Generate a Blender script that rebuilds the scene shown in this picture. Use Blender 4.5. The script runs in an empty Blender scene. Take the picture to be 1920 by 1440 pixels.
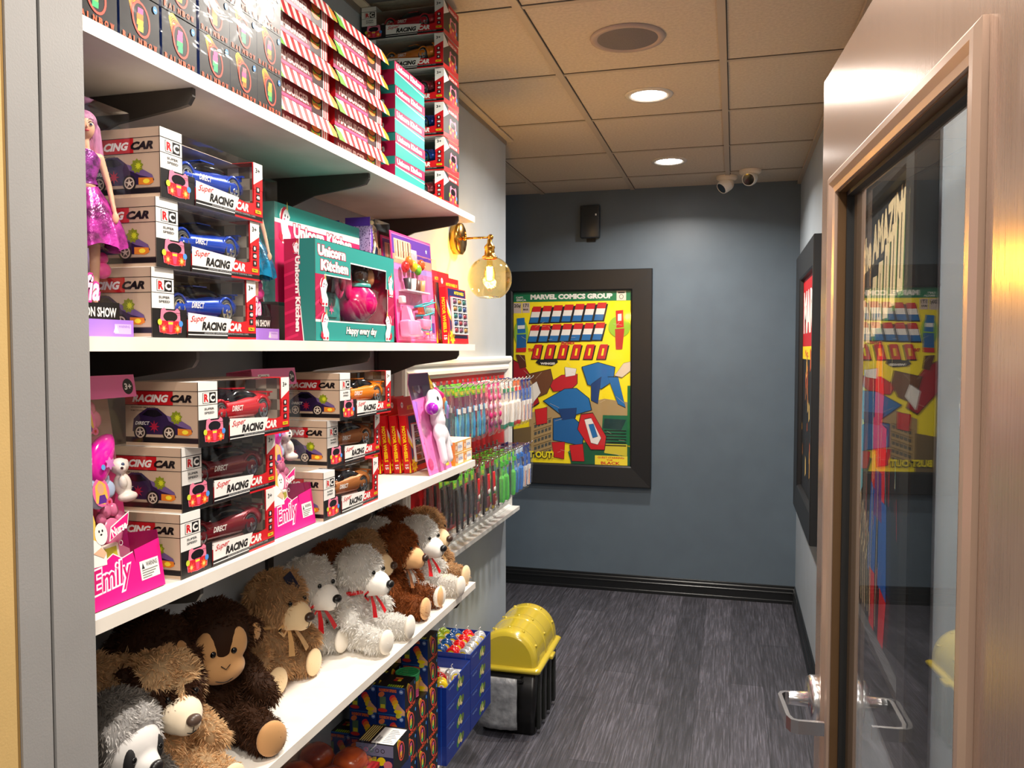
import bpy, bmesh, math, random
import numpy as np
from mathutils import Vector as V, Matrix, noise
PI = math.pi
SC = bpy.context.scene
COL = SC.collection

# ---------------------------------------------------------------- camera, world, exposure
FPX = 1540.0
TH = math.atan(64 / FPX)
PSI = math.atan(417 * math.cos(TH) / FPX)
Fw = V((-math.sin(PSI) * math.cos(TH), math.cos(PSI) * math.cos(TH), -math.sin(TH)))
Rt = V((math.cos(PSI), math.sin(PSI), 0))
Up = Rt.cross(Fw)
cd = bpy.data.cameras.new('camera')
cd.sensor_width = 36
cd.lens = FPX / 1920 * 36
cd.clip_start = 0.02
cam = bpy.data.objects.new('camera', cd)
COL.objects.link(cam)
mm = Matrix((Rt, Up, -Fw)).transposed().to_4x4()
mm.translation = V((0, 0, 1.6))
cam.matrix_world = mm
SC.camera = cam
W = bpy.data.worlds.new('world')
SC.world = W
W.use_nodes = True
W.node_tree.nodes['Background'].inputs[0].default_value = (.9, .95, 1, 1)
W.node_tree.nodes['Background'].inputs[1].default_value = 0.25
SC.view_settings.view_transform = 'Standard'
SC.view_settings.look = 'None'
SC.view_settings.exposure = 0.0
SC.view_settings.gamma = 1
SC.view_settings.use_curve_mapping = False
SC.cycles.transparent_max_bounces = 32
SC.cycles.diffuse_bounces = 6
ZC = 2.645          # ceiling height

# ---------------------------------------------------------------- lamps of the room, and added fill lights
def area(name, loc, size, power, col, spread=PI, rot=(0, 0, 0)):
    l = bpy.data.lights.new(name, 'AREA')
    l.shape = 'DISK'
    l.size = size
    l.energy = power
    l.color = col
    l.spread = spread
    o = bpy.data.objects.new(name, l)
    o.location = loc
    o.rotation_euler = rot
    COL.objects.link(o)
    return o
COOL = (1.0, .93, .84)
DOWN = [(-.35, 3.44), (-.36, 4.66), (-.30, 2.16), (-.25, .95)]
for i, (x, y) in enumerate(DOWN):
    area('downlight_lamp', (x, y, ZC - .012), .11, (19, 28, 30, 19)[i], COOL, math.radians(152))
for x, y, e in ((.20, -.5, 44), (1.7, -1.2, 32), (-1.4, -1.6, 22)):  # wide soft fill lights, added out of view behind the camera to lift shadows
    area('added_fill_light', (x, y, ZC - .02), .7, e, COOL)
def point(name, loc, power, col, r):
    l = bpy.data.lights.new(name, 'POINT')
    l.energy = power
    l.color = col
    l.shadow_soft_size = r
    o = bpy.data.objects.new(name, l)
    o.location = loc
    COL.objects.link(o)
point('sconce_bulb_lamp', (-.945, 3.14, 1.88), 14, (1, .60, .09), .028)

# ---------------------------------------------------------------- materials
def lin(c):
    return tuple((x / 255 / 12.92 if x / 255 <= .04045 else ((x / 255 + .055) / 1.055) ** 2.4) for x in c)
MC = {}
def K(r, g, b, rough=.4, metal=0.0, **kw):
    """plain material from an 8 bit colour"""
    key = (r, g, b, rough, metal, tuple(sorted(kw.items())))
    if key in MC:
        return MC[key]
    m = bpy.data.materials.new('paint_%02x%02x%02x' % (r, g, b))
    m.use_nodes = True
    p = m.node_tree.nodes['Principled BSDF']
    p.inputs['Base Color'].default_value = (*lin((r, g, b)), 1)
    p.inputs['Roughness'].default_value = rough
    p.inputs['Metallic'].default_value = metal
    for k, v in kw.items():
        if k == 'emit':
            p.inputs['Emission Color'].default_value = (*v[:3], 1)
            p.inputs['Emission Strength'].default_value = v[3]
        if k == 'coat':
            p.inputs['Coat Weight'].default_value = v
            p.inputs['Coat Roughness'].default_value = .06
        if k == 'trans':
            p.inputs['Transmission Weight'].default_value = v
        if k == 'sheen':
            p.inputs['Sheen Weight'].default_value = v
    MC[key] = m
    return m
def nodes(name):
    m = bpy.data.materials.new(name)
    m.use_nodes = True
    nt = m.node_tree
    return m, nt, nt.nodes['Principled BSDF']
def nd(nt, t, **ins):
    n = nt.nodes.new(t)
    for k, v in ins.items():
        n.inputs[k].default_value = v
    return n
def mapped(nt, scale, kind='Object'):
    tc = nt.nodes.new('ShaderNodeTexCoord')
    mp = nt.nodes.new('ShaderNodeMapping')
    mp.inputs['Scale'].default_value = scale
    nt.links.new(tc.outputs[kind], mp.inputs['Vector'])
    return mp.outputs['Vector']
def ramp(nt, src, stops):
    r = nt.nodes.new('ShaderNodeValToRGB')
    e = r.color_ramp.elements
    while len(e) < len(stops):
        e.new(.5)
    for i, (p, c) in enumerate(stops):
        e[i].position = p
        e[i].color = (*lin(c), 1)
    nt.links.new(src, r.inputs['Fac'])
    return r.outputs['Color']
def bump(nt, p, src, strength, dist=.002):
    b = nt.nodes.new('ShaderNodeBump')
    b.inputs['Strength'].default_value = strength
    b.inputs['Distance'].default_value = dist
    nt.links.new(src, b.inputs['Height'])
    nt.links.new(b.outputs['Normal'], p.inputs['Normal'])
def noisy(name, stops, scale, rough, bumps=None, metal=0, detail=3, vec=(1, 1, 1), nrough=.5):
    m, nt, p = nodes(name)
    v = mapped(nt, vec)
    n = nd(nt, 'ShaderNodeTexNoise', Scale=scale, Detail=detail, Roughness=nrough)
    nt.links.new(v, n.inputs['Vector'])
    nt.links.new(ramp(nt, n.outputs['Fac'], stops), p.inputs['Base Color'])
    p.inputs['Roughness'].default_value = rough
    p.inputs['Metallic'].default_value = metal
    if bumps:
        n2 = nd(nt, 'ShaderNodeTexNoise', Scale=bumps[0], Detail=2)
        nt.links.new(v, n2.inputs['Vector'])
        bump(nt, p, n2.outputs['Fac'], bumps[1])
    return m
def wallpaint(name, c, rough=.55):
    c2 = tuple(int(x * .96) for x in c)
    return noisy(name, [(.3, c2), (.7, c)], 6, rough, (350, .12))
M_far = wallpaint('slate_wall_paint', (92, 106, 118), .42)
M_left = wallpaint('pale_grey_wall_paint', (166, 175, 184), .5)
M_alcove = wallpaint('grey_back_wall_paint', (150, 150, 152), .5)
M_part = wallpaint('grey_trim_paint', (150, 148, 146), .4)
M_cas = wallpaint('warm_casing_paint', (206, 172, 112), .5)
M_shop = wallpaint('shop_wall_paint', (200, 196, 190), .6)
M_ceil = noisy('ceiling_tile', [(.3, (188, 172, 152)), (.7, (204, 188, 166))], 90, .9, (260, .5))
M_grid = K(178, 162, 142, .6)
M_gap = K(60, 52, 46, .8)
M_shelf = noisy('white_laminate', [(.4, (232, 224, 212)), (.6, (240, 233, 222))], 9, .4)
M_base = K(16, 18, 20, .3)
M_brkt = K(84, 80, 76, .4, .6)
M_black = K(14, 14, 15, .5)
M_white = K(238, 238, 234, .4)
M_chrome = K(232, 232, 236, .24, 1.0)
M_brass = K(214, 160, 72, .2, 1.0)

def floor_mat():
    m, nt, p = nodes('dark_oak_vinyl_planks')
    v = mapped(nt, (1, 1, 1))
    br = nt.nodes.new('ShaderNodeTexBrick')
    mp = nt.nodes.new('ShaderNodeMapping')
    mp.inputs['Rotation'].default_value = (0, 0, PI / 2)
    nt.links.new(v, mp.inputs['Vector'])
    nt.links.new(mp.outputs['Vector'], br.inputs['Vector'])
    br.inputs['Scale'].default_value = 1
    br.inputs['Brick Width'].default_value = .92
    br.inputs['Row Height'].default_value = .152
    br.inputs['Mortar Size'].default_value = .0008
    br.inputs['Color1'].default_value = (*lin((78, 78, 84)), 1)
    br.inputs['Color2'].default_value = (*lin((104, 103, 110)), 1)
    br.inputs['Mortar'].default_value = (*lin((36, 34, 38)), 1)
    br.offset = .37
    mp2 = nt.nodes.new('ShaderNodeMapping')
    mp2.inputs['Scale'].default_value = (75, 3.0, 1)
    nt.links.new(v, mp2.inputs['Vector'])
    n = nd(nt, 'ShaderNodeTexNoise', Scale=1.6, Detail=7, Roughness=.66, Distortion=.5)
    nt.links.new(mp2.outputs['Vector'], n.inputs['Vector'])
    g = ramp(nt, n.outputs['Fac'], [(.30, (56, 54, 58)), (.5, (122, 121, 127)), (.70, (206, 204, 212))])
    mx = nt.nodes.new('ShaderNodeMix')
    mx.data_type = 'RGBA'
    mx.blend_type = 'OVERLAY'
    mx.inputs['Factor'].default_value = .85
    nt.links.new(br.outputs['Color'], mx.inputs['A'])
    nt.links.new(g, mx.inputs['B'])
    nt.links.new(mx.outputs['Result'], p.inputs['Base Color'])
    p.inputs['Roughness'].default_value = .5
    bump(nt, p, n.outputs['Fac'], .25, .001)
    return m
M_floor = floor_mat()

def film(name, tint=(1, 1, 1), rough=.08, ior=1.45, bumpy=.0, scale=30, haze=0.0):
    """thin clear sheet: mostly see-through, mirror-like at grazing angles"""
    m = bpy.data.materials.new(name)
    m.use_nodes = True
    nt = m.node_tree
    nt.nodes.clear()
    out = nt.nodes.new('ShaderNodeOutputMaterial')
    tr = nd(nt, 'ShaderNodeBsdfTransparent', Color=(*tint, 1))
    gl = nd(nt, 'ShaderNodeBsdfGlossy', Roughness=rough, Color=(1, 1, 1, 1))
    # Schlick reflectance, the same from either side of the sheet
    lw = nd(nt, 'ShaderNodeLayerWeight', Blend=.5)
    pw = nt.nodes.new('ShaderNodeMath'); pw.operation = 'POWER'; pw.inputs[1].default_value = 5
    nt.links.new(lw.outputs['Facing'], pw.inputs[0])
    r0 = ((ior - 1) / (ior + 1)) ** 2
    fr = nt.nodes.new('ShaderNodeMath'); fr.operation = 'MULTIPLY_ADD'
    fr.inputs[1].default_value = 1 - r0; fr.inputs[2].default_value = r0
    nt.links.new(pw.outputs[0], fr.inputs[0])
    mx = nt.nodes.new('ShaderNodeMixShader')
    nt.links.new(fr.outputs[0], mx.inputs[0])
    nt.links.new(tr.outputs[0], mx.inputs[1])
    nt.links.new(gl.outputs[0], mx.inputs[2])
    last = mx.outputs[0]
    if haze:
        df = nd(nt, 'ShaderNodeBsdfDiffuse', Color=(.9, .9, .92, 1))
        m2 = nt.nodes.new('ShaderNodeMixShader')
        m2.inputs[0].default_value = haze
        nt.links.new(last, m2.inputs[1])
        nt.links.new(df.outputs[0], m2.inputs[2])
        last = m2.outputs[0]
    nt.links.new(last, out.inputs[0])
    if bumpy:
        v = mapped(nt, (1, .6, 1))
        n = nd(nt, 'ShaderNodeTexNoise', Scale=scale, Detail=2, Distortion=.6)
        nt.links.new(v, n.inputs['Vector'])
        b = nt.nodes.new('ShaderNodeBump')
        b.inputs['Strength'].default_value = bumpy
        b.inputs['Distance'].default_value = .01
        nt.links.new(n.outputs['Fac'], b.inputs['Height'])
        nt.links.new(b.outputs['Normal'], gl.inputs['Normal'])
        nt.links.new(b.outputs['Normal'], lw.inputs['Normal'])
    return m
M_film = film('clear_plastic_window', rough=.07, bumpy=.35, scale=14)
M_wrap = film('shrink_wrap', rough=.12, ior=1.16, bumpy=.42, scale=24)
M_bag = film('clear_bag', rough=.1, bumpy=.4, scale=60, haze=.015)
M_pane = film('door_glass', rough=.0, ior=1.55, tint=(.93, .95, .95))
M_globe = film('amber_glass', rough=.02, ior=1.5, tint=(1, .93, .74), bumpy=.3, scale=25)

# ---------------------------------------------------------------- mesh builder
TX = {}
def textgeo(s, bold=0.0, shear=0.0):
    key = (s, bold, shear)
    if key in TX:
        return TX[key]
    c = bpy.data.curves.new('lettering', 'FONT')
    c.body = s
    c.size = 1
    c.resolution_u = 2
    c.offset = bold
    c.shear = shear
    c.fill_mode = 'FRONT'
    o = bpy.data.objects.new('lettering', c)
    COL.objects.link(o)
    me = bpy.data.meshes.new_from_object(o.evaluated_get(bpy.context.evaluated_depsgraph_get()))
    vs = [(v.co.x, v.co.y) for v in me.vertices]
    fs = [tuple(p.vertices) for p in me.polygons]
    ups = [p.normal.z for p in me.polygons]
    fs = [f if n >= 0 else f[::-1] for f, n in zip(fs, ups)]
    bpy.data.objects.remove(o)
    bpy.data.curves.remove(c)
    bpy.data.meshes.remove(me)
    x0 = min(a for a, b in vs); x1 = max(a for a, b in vs)
    y0 = min(b for a, b in vs); y1 = max(b for a, b in vs)
    vs = [((a - x0) / (x1 - x0), (b - y0) / (y1 - y0)) for a, b in vs]
    TX[key] = (vs, fs, x1 - x0, y1 - y0)
    return TX[key]

class MB:
    EPS = .00005
    def __init__(s):
        s.v = []; s.f = []; s.m = []; s.sm = []; s.mats = []
    def mi(s, m):
        if m not in s.mats:
            s.mats.append(m)
        return s.mats.index(m)
    def add(s, vs, fs, m, smooth=False):
        b = len(s.v)
        s.v += [tuple(x) for x in vs]
        i = s.mi(m)
        for f in fs:
            s.f.append(tuple(b + j for j in f)); s.m.append(i); s.sm.append(smooth)
        return s
    def box(s, x0, y0, z0, x1, y1, z1, m, skip=''):
        vs = [(x0, y0, z0), (x1, y0, z0), (x1, y1, z0), (x0, y1, z0), (x0, y0, z1), (x1, y0, z1), (x1, y1, z1), (x0, y1, z1)]
        F = {'b': (0, 3, 2, 1), 't': (4, 5, 6, 7), 'n': (0, 1, 5, 4), 'e': (1, 2, 6, 5), 'f': (2, 3, 7, 6), 'w': (3, 0, 4, 7)}
        return s.add(vs, [f for k, f in F.items() if k not in skip], m)
    def rbox(s, x0, y0, z0, x1, y1, z1, m, r=.004, seg=2):
        """box with rounded edges"""
        bm = bmesh.new()
        bmesh.ops.create_cube(bm, size=1)
        for v in bm.verts:
            v.co = V(((x0 + x1) / 2 + v.co.x * (x1 - x0), (y0 + y1) / 2 + v.co.y * (y1 - y0), (z0 + z1) / 2 + v.co.z * (z1 - z0)))
        bmesh.ops.bevel(bm, geom=bm.edges[:], offset=r, segments=seg, profile=.5, affect='EDGES')
        bm.verts.index_update()
        s.add([v.co[:] for v in bm.verts], [[v.index for v in f.verts] for f in bm.faces], m, True)
        bm.free()
        return s
    # ---- flat printing in a 2D frame
    def frame(s, o, u, v, k=1):
        s.o = V(o); s.u = V(u).normalized(); s.w = V(v).normalized(); s.n = s.u.cross(s.w); s.k = k
        return s
    def P(s, x, y, k):
        return s.o + s.u * x + s.w * y + s.n * (s.EPS * k)
    def pg(s, pts, m, k=None):
        if k is None:
            s.k += 1; k = s.k
        a = sum(pts[i - 1][0] * pts[i][1] - pts[i][0] * pts[i - 1][1] for i in range(len(pts)))
        if a < 0:
            pts = pts[::-1]
        return s.add([s.P(x, y, k) for x, y in pts], [tuple(range(len(pts)))], m)
    def rc(s, x0, y0, x1, y1, m, k=None, sk=0):
        return s.pg([(x0, y0), (x1, y0), (x1 + sk, y1), (x0 + sk, y1)], m, k)
    def el(s, cx, cy, rx, ry, m, n=18, rot=0, k=None, a0=0, a1=2 * PI):
        c, t = math.cos(rot), math.sin(rot)
        pts = []
        for i in range(n):
            a = a0 + (a1 - a0) * i / (n if a1 - a0 > 6.28 else n - 1)
            x, y = rx * math.cos(a), ry * math.sin(a)
            pts.append((cx + x * c - y * t, cy + x * t + y * c))
        return s.pg(pts, m, k)
    def ring(s, cx, cy, rx, ry, w, m, n=24, rot=0, a0=0, a1=2 * PI):
        s.k += 1
        c, t = math.cos(rot), math.sin(rot)
        vs = []
        for i in range(n + 1):
            a = a0 + (a1 - a0) * i / n
            for q in (0, w):
                x, y = (rx - q) * math.cos(a), (ry - q) * math.sin(a)
                vs.append(s.P(cx + x * c - y * t, cy + x * t + y * c, s.k))
        return s.add(vs, [(2 * i + 1, 2 * i, 2 * i + 2, 2 * i + 3) for i in range(n)], m)
    def star(s, cx, cy, r, m, n=5, q=.42, rot=PI / 2):
        return s.pg([(cx + (r if i % 2 == 0 else r * q) * math.cos(rot + i * PI / n), cy + (r if i % 2 == 0 else r * q) * math.sin(rot + i * PI / n)) for i in range(2 * n)], m)
    def ln(s, pts, w, m):
        s.k += 1
        vs = []
        for i, p in enumerate(pts):
            a = V(pts[max(i - 1, 0)]); b = V(pts[min(i + 1, len(pts) - 1)])
            d = (b - a).normalized(); nn = V((-d.y, d.x)) * w / 2
            vs += [s.P(p[0] + nn.x, p[1] + nn.y, s.k), s.P(p[0] - nn.x, p[1] - nn.y, s.k)]
        return s.add(vs, [(2 * i, 2 * i + 1, 2 * i + 3, 2 * i + 2) for i in range(len(pts) - 1)], m)
    def tx(s, t, x, y, w, h, m, bold=.02, shear=0.0, rot=0, fn=None):
        vs, fs = textgeo(t, bold, shear)[:2]
        s.k += 1
        c, q = math.cos(rot), math.sin(rot)
        out = []
        for a, b in vs:
            a, b = a * w, b * h
            if fn:
                b = fn(a / w, b)
            out.append(s.P(x + a * c - b * q, y + a * q + b * c, s.k))
        return s.add(out, fs, m)
    def txo(s, t, x, y, w, h, m, mo, o=.001, bold=.03, shear=0.0, rot=0):
        """outlined lettering: a fatter copy of the same glyphs behind"""
        g = textgeo(t, bold, shear)
        sx, sy = w / g[2], h / g[3]
        e = min(.06, o / max(min(sx, sy), 1e-6))
        c, q = math.cos(rot), math.sin(rot)
        dx, dy_ = -e * sx, -e * sy
        s.tx(t, x + dx * c - dy_ * q, y + dx * q + dy_ * c, w + 2 * e * sx, h + 2 * e * sy, mo, bold + e, shear, rot)
        s.tx(t, x, y, w, h, m, bold, shear, rot)
        return s
    # ---- solids
    def tube(s, pts, r, m, n=8, cap=True, flat=1.0):
        pts = [V(p) for p in pts]
        rs = r if isinstance(r, (list, tuple)) else [r] * len(pts)
        vs = []
        prev = None
        for i, p in enumerate(pts):
            t = (pts[min(i + 1, len(pts) - 1)] - pts[max(i - 1, 0)]).normalized()
            if prev is None:
                a = t.orthogonal().normalized()
            else:
                a = (prev - t * prev.dot(t)).normalized()
            prev = a
            b = t.cross(a)
            for j in range(n):
                an = 2 * PI * j / n
                vs.append(p + (a * math.cos(an) * flat + b * math.sin(an)) * rs[i])
        L = len(pts)
        fs = [(i * n + j, i * n + (j + 1) % n, (i + 1) * n + (j + 1) % n, (i + 1) * n + j) for i in range(L - 1) for j in range(n)]
        if cap:
            fs += [tuple(range(n))[::-1], tuple((L - 1) * n + j for j in range(n))]
        return s.add(vs, fs, m, True)
    def lathe(s, prof, m, c=(0, 0, 0), axis=(0, 0, 1), n=24):
        ax = V(axis).normalized(); a = ax.orthogonal().normalized(); b = ax.cross(a); c = V(c)
        vs = [c + ax * z + (a * math.cos(2 * PI * j / n) + b * math.sin(2 * PI * j / n)) * r for r, z in prof for j in range(n)]
        L = len(prof)
        fs = [(i * n + j, i * n + (j + 1) % n, (i + 1) * n + (j + 1) % n, (i + 1) * n + j) for i in range(L - 1) for j in range(n)]
        return s.add(vs, fs, m, True)
    def ball(s, c, r, m, nu=14, nv=9, rot=None):
        r = (r, r, r) if isinstance(r, (int, float)) else r
        R = rot or Matrix.Identity(3)
        c = V(c)
        vs = []
        for i in range(nv + 1):
            th = PI * i / nv
            for j in range(nu):
                ph = 2 * PI * j / nu
                vs.append(c + R @ V((r[0] * math.sin(th) * math.cos(ph), r[1] * math.sin(th) * math.sin(ph), r[2] * math.cos(th))))
        fs = [(i * nu + j, (i + 1) * nu + j, (i + 1) * nu + (j + 1) % nu, i * nu + (j + 1) % nu) for i in range(nv) for j in range(nu)]
        return s.add(vs, fs, m, True)
    def loft(s, rings, m, closed=True, cap=True, smooth=True):
        n = len(rings[0])
        vs = [p for r in rings for p in r]
        q = n if closed else n - 1
        fs = [(i * n + j, i * n + (j + 1) % n, (i + 1) * n + (j + 1) % n, (i + 1) * n + j) for i in range(len(rings) - 1) for j in range(q)]
        if cap and closed:
            fs += [tuple(range(n))[::-1], tuple((len(rings) - 1) * n + j for j in range(n))]
        return s.add(vs, fs, m, smooth)
    def mesh(s, name):
        me = bpy.data.meshes.new(name)
        me.from_pydata(s.v, [], s.f)
        for m in s.mats:
            me.materials.append(m)
        me.polygons.foreach_set('material_index', s.m)
        me.polygons.foreach_set('use_smooth', s.sm)
        me.update()
        return me
    def build(s, name, parent=None, loc=None, rz=0, label=None, cat=None, group=None, kind=None):
        o = bpy.data.objects.new(name, s.mesh(name))
        COL.objects.link(o)
        if parent:
            o.parent = parent
        if loc:
            o.location = loc
        o.rotation_euler = (0, 0, rz)
        tag(o, label, cat, group, kind)
        return o
def tag(o, label=None, cat=None, group=None, kind=None):
    if label: o['label'] = label
    if cat: o['category'] = cat
    if group: o['group'] = group
    if kind: o['kind'] = kind
    return o
def thing(name, label, cat, loc=(0, 0, 0), rz=0, group=None):
    o = bpy.data.objects.new(name, None)
    o.empty_display_size = .02
    COL.objects.link(o)
    o.location = loc
    o.rotation_euler = (0, 0, rz)
    return tag(o, label, cat, group)
def copy_tree(o, parent=None):
    c = o.copy()
    COL.objects.link(c)
    if parent:
        c.parent = parent
    for ch in o.children:
        copy_tree(ch, c)
    return c
USED = set()
def put(proto, loc, rz=0, label=None, group=None, rot=None, scale=None):
    """the prototype itself the first time, a full copy afterwards"""
    if proto.name in USED:
        o = copy_tree(proto)
    else:
        o = proto
        USED.add(proto.name)
    o.location = loc
    o.rotation_euler = rot or (0, 0, rz)
    if scale:
        o.scale = (scale,) * 3
    if label: o['label'] = label
    if group: o['group'] = group
    return o
# ================================================================ SETTING
XW, XF, XR, YF, YC = -1.107, -.816, .385, 5.40, 3.97
st = dict(kind='structure')
MB().box(-3, -3.2, -.05, 3, YF + .1, 0, M_floor).build('floor', **st)
cb = MB()
cb.box(-3, -3.2, ZC, 3, YF + .1, ZC + .05, M_ceil)
for x in (-2.45, -1.85, -1.25, -.65, -.05, .55, 1.15):
    cb.box(x - .013, -3.2, ZC - .007, x + .013, YF, ZC + .001, M_grid)
    cb.box(x + .013, -3.2, ZC - .0015, x + .0165, YF, ZC + .001, M_gap)
for k in range(-5, 13):
    y = 5.03 - .64 * k
    if y < -3.1 or y > YF: continue
    for xa, xb in ((-3, -2.463), (-2.437, -1.863), (-1.837, -1.263), (-1.237, -.663), (-.637, -.063), (-.037, .537), (.563, 1.137), (1.163, 3)):
        cb.box(xa, y - .010, ZC - .0035, xb, y + .010, ZC + .001, M_grid)
        cb.box(xa, y - .0125, ZC - .0015, xb, y - .010, ZC + .001, M_gap)
cb.build('ceiling', **st)
MB().box(-2.3, YF, 0, .9, YF + .1, ZC, M_far).build('wall_back', **st)
MB().box(XR, .62, 0, XR + .12, YF, ZC, M_left).build('wall_right', **st)
MB().box(XW - .5, .878, 0, XW, YC, ZC, M_left).build('wall_left', **st)
MB().box(-2.35, YC, 0, -2.25, YF, ZC, M_far).build('wall_far_left', **st)
MB().box(-3, .62, 0, -.83, .762, ZC, M_shop).box(XR + .12, .5, 0, 3, .62, ZC, M_shop).build('wall_front', **st)
MB().box(-3.05, -3.2, 0, -2.95, .7, ZC, M_shop).box(2.95, -3.2, 0, 3.05, .6, ZC, M_shop).box(-3, -3.25, 0, 3, -3.15, ZC, M_shop).build('wall_shop', **st)
# partition that closes the shelving bay, with its grooved end, and the door casing in front of it
pm = MB()
pm.box(-1.65, .762, 0, -.80, .806, ZC, M_part).box(-1.65, .806, 0, -.8035, .811, ZC, K(70, 68, 66))
pm.box(-1.65, .811, 0, -.80, .878, ZC, M_part)
pm.build('wall_left_partition', **st)
cm = MB().box(-.95, .60, 0, -.797, .752, ZC, M_cas).box(-.95, .752, 0, -.803, .7615, ZC, K(150, 118, 66))
cm.build('trim_1', **st)
# crown strip of the left wall
MB().box(XW, .878, ZC - .012, XW + .035, YC + .02, ZC - .0065, K(206, 190, 166)).box(XW, .878, ZC - .03, XW + .006, YC, ZC - .012, K(120, 112, 104)).build('trim_2', **st)
MB().box(XR - .02, .7, ZC - .022, XR, YF, ZC - .004, M_grid).build('trim_3', **st)
# moulded black baseboards
def baseboard(name, a, b, n):
    a, b, n = V(a), V(b), V(n)
    prof = [(0, 0), (.019, 0), (.019, .018), (.014, .022), (.014, .060), (.0165, .064), (.0165, .070), (.012, .074), (.012, .092), (.007, .098), (.007, .108), (0, .112)]
    MB().loft([[p + n * x + V((0, 0, z)) for x, z in prof] for p in (a, b)], M_base, smooth=False).build(name, **st)
baseboard('baseboard_back', (XR, YF, 0), (-2.2, YF, 0), (0, -1, 0))
baseboard('baseboard_right', (XR, .75, 0), (XR, YF, 0), (-1, 0, 0))
# ceiling fixtures
def downlight(x, y, lab):
    t = thing('downlight', lab, 'ceiling light', (x, y, ZC - .001), group='recessed ceiling lights')
    MB().lathe([(.098, 0), (.096, -.005), (.074, -.006), (.070, .0), (.068, -.001)], K(205, 196, 184), n=36).build('trim_ring', t)
    MB().lathe([(.070, -.0025), (.0, -.0028)], K(255, 250, 235, .5, emit=(1, .97, .92, 40)), n=36).build('lens', t)
downlight(*DOWN[0], 'lit round recessed ceiling light, the nearer of the two in view')
downlight(*DOWN[1], 'lit round recessed ceiling light nearest the slate back wall')
t = thing('ceiling_speaker', 'round grey grille speaker flush in the beige ceiling, unlit', 'speaker', (-.357, 2.80, ZC - .001))
MB().lathe([(.125, 0), (.123, -.006), (.106, -.008), (.101, -.004)], K(170, 150, 140, .5), n=40).build('trim_ring', t)
MB().lathe([(.102, -.004), (.05, -.006), (0, -.0065)], noisy('speaker_grille', [(.4, (96, 88, 88)), (.6, (122, 112, 110))], 900, .6), n=40).build('grille', t)
def dome_cam(x, y, yaw, tilt, lab):
    t = thing('security_camera', lab, 'security camera', (x, y, ZC - .001), yaw, 'white security cameras on the ceiling')
    mw = K(228, 212, 190, .4)
    MB().lathe([(.062, 0), (.062, -.014), (.054, -.022), (.040, -.026)], mw, n=30).build('base', t)
    d = V((math.cos(tilt), 0, math.sin(tilt)))
    b = MB().ball((0, 0, -.045), .043, mw, 22, 14)
    b.build('housing', t)
    c = V((0, 0, -.045))
    MB().lathe([(.043, .0), (.041, .030), (.036, .048), (.033, .050), (.033, .046)], K(238, 232, 222, .3), c=c, axis=d, n=28).build('lens_hood', t)
    MB().lathe([(.0335, .046), (.02, .047), (0, .047)], K(8, 9, 12, .12), c=c, axis=d, n=28).build('lens', t)
dome_cam(-.055, 5.16, math.radians(215), math.radians(-38), 'white turret security camera pointing left, beside the other one')
dome_cam(.078, 5.02, math.radians(-104), math.radians(-20), 'white turret security camera with its black lens facing the viewer')
# small black wall box above the poster
t = thing('wall_speaker', 'small black rectangular box mounted high on the slate back wall', 'speaker', (-.92, YF, 2.44))
MB().rbox(-.066, -.05, -.108, .062, -.003, .105, K(44, 48, 52, .35), .008).build('body', t)
MB().box(-.03, -.004, -.13, .03, 0, .06, M_black).build('bracket', t)
MB().rbox(.034, -.054, .035, .044, -.0495, .047, M_white, .001).build('indicator', t)

# ================================================================ DOOR (open against the right wall)
DO, DD = V((.157, 1.659, 0)), V((.0768, -.997, 0)).normalized()     # free edge; direction towards the hinge
DN = V((-DD.y, DD.x, 0)) * -1                                      # room-side normal (towards -X)
if DN.x > 0: DN = -DN
dt = thing('door', None, None)
dt['kind'] = 'structure'; dt.name = 'door_1'
rot = math.atan2(DD.y, DD.x)
dt.location = DO
dt.rotation_euler = (0, 0, rot)
def laminate():
    m, nt, p = nodes('brushed_bronze_laminate')
    v = mapped(nt, (1, 1, 1))
    mp = nt.nodes.new('ShaderNodeMapping'); mp.inputs['Scale'].default_value = (90, 90, 1.5)
    nt.links.new(v, mp.inputs['Vector'])
    n = nd(nt, 'ShaderNodeTexNoise', Scale=5, Detail=5, Roughness=.6)
    nt.links.new(mp.outputs['Vector'], n.inputs['Vector'])
    nt.links.new(ramp(nt, n.outputs['Fac'], [(.3, (168, 144, 128)), (.7, (184, 160, 144))]), p.inputs['Base Color'])
    p.inputs['Metallic'].default_value = .6
    p.inputs['Roughness'].default_value = .22
    mp2 = nt.nodes.new('ShaderNodeMapping'); mp2.inputs['Scale'].default_value = (1, 1, .08)
    nt.links.new(v, mp2.inputs['Vector'])
    n2 = nd(nt, 'ShaderNodeTexNoise', Scale=260, Detail=3)
    nt.links.new(mp2.outputs['Vector'], n2.inputs['Vector'])
    bump(nt, p, n2.outputs['Fac'], .14, .001)
    return m
M_lam = laminate()
M_door_in = K(112, 84, 56, .35, .5)
DT, Z1 = .045, 2.10
S0, S1, ZA, ZB = .107, .815, .30, 1.900      # outer edge of the raised lite moulding
I0, I1, IA, IB = .142, .765, .335, 1.872     # sight opening
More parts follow.
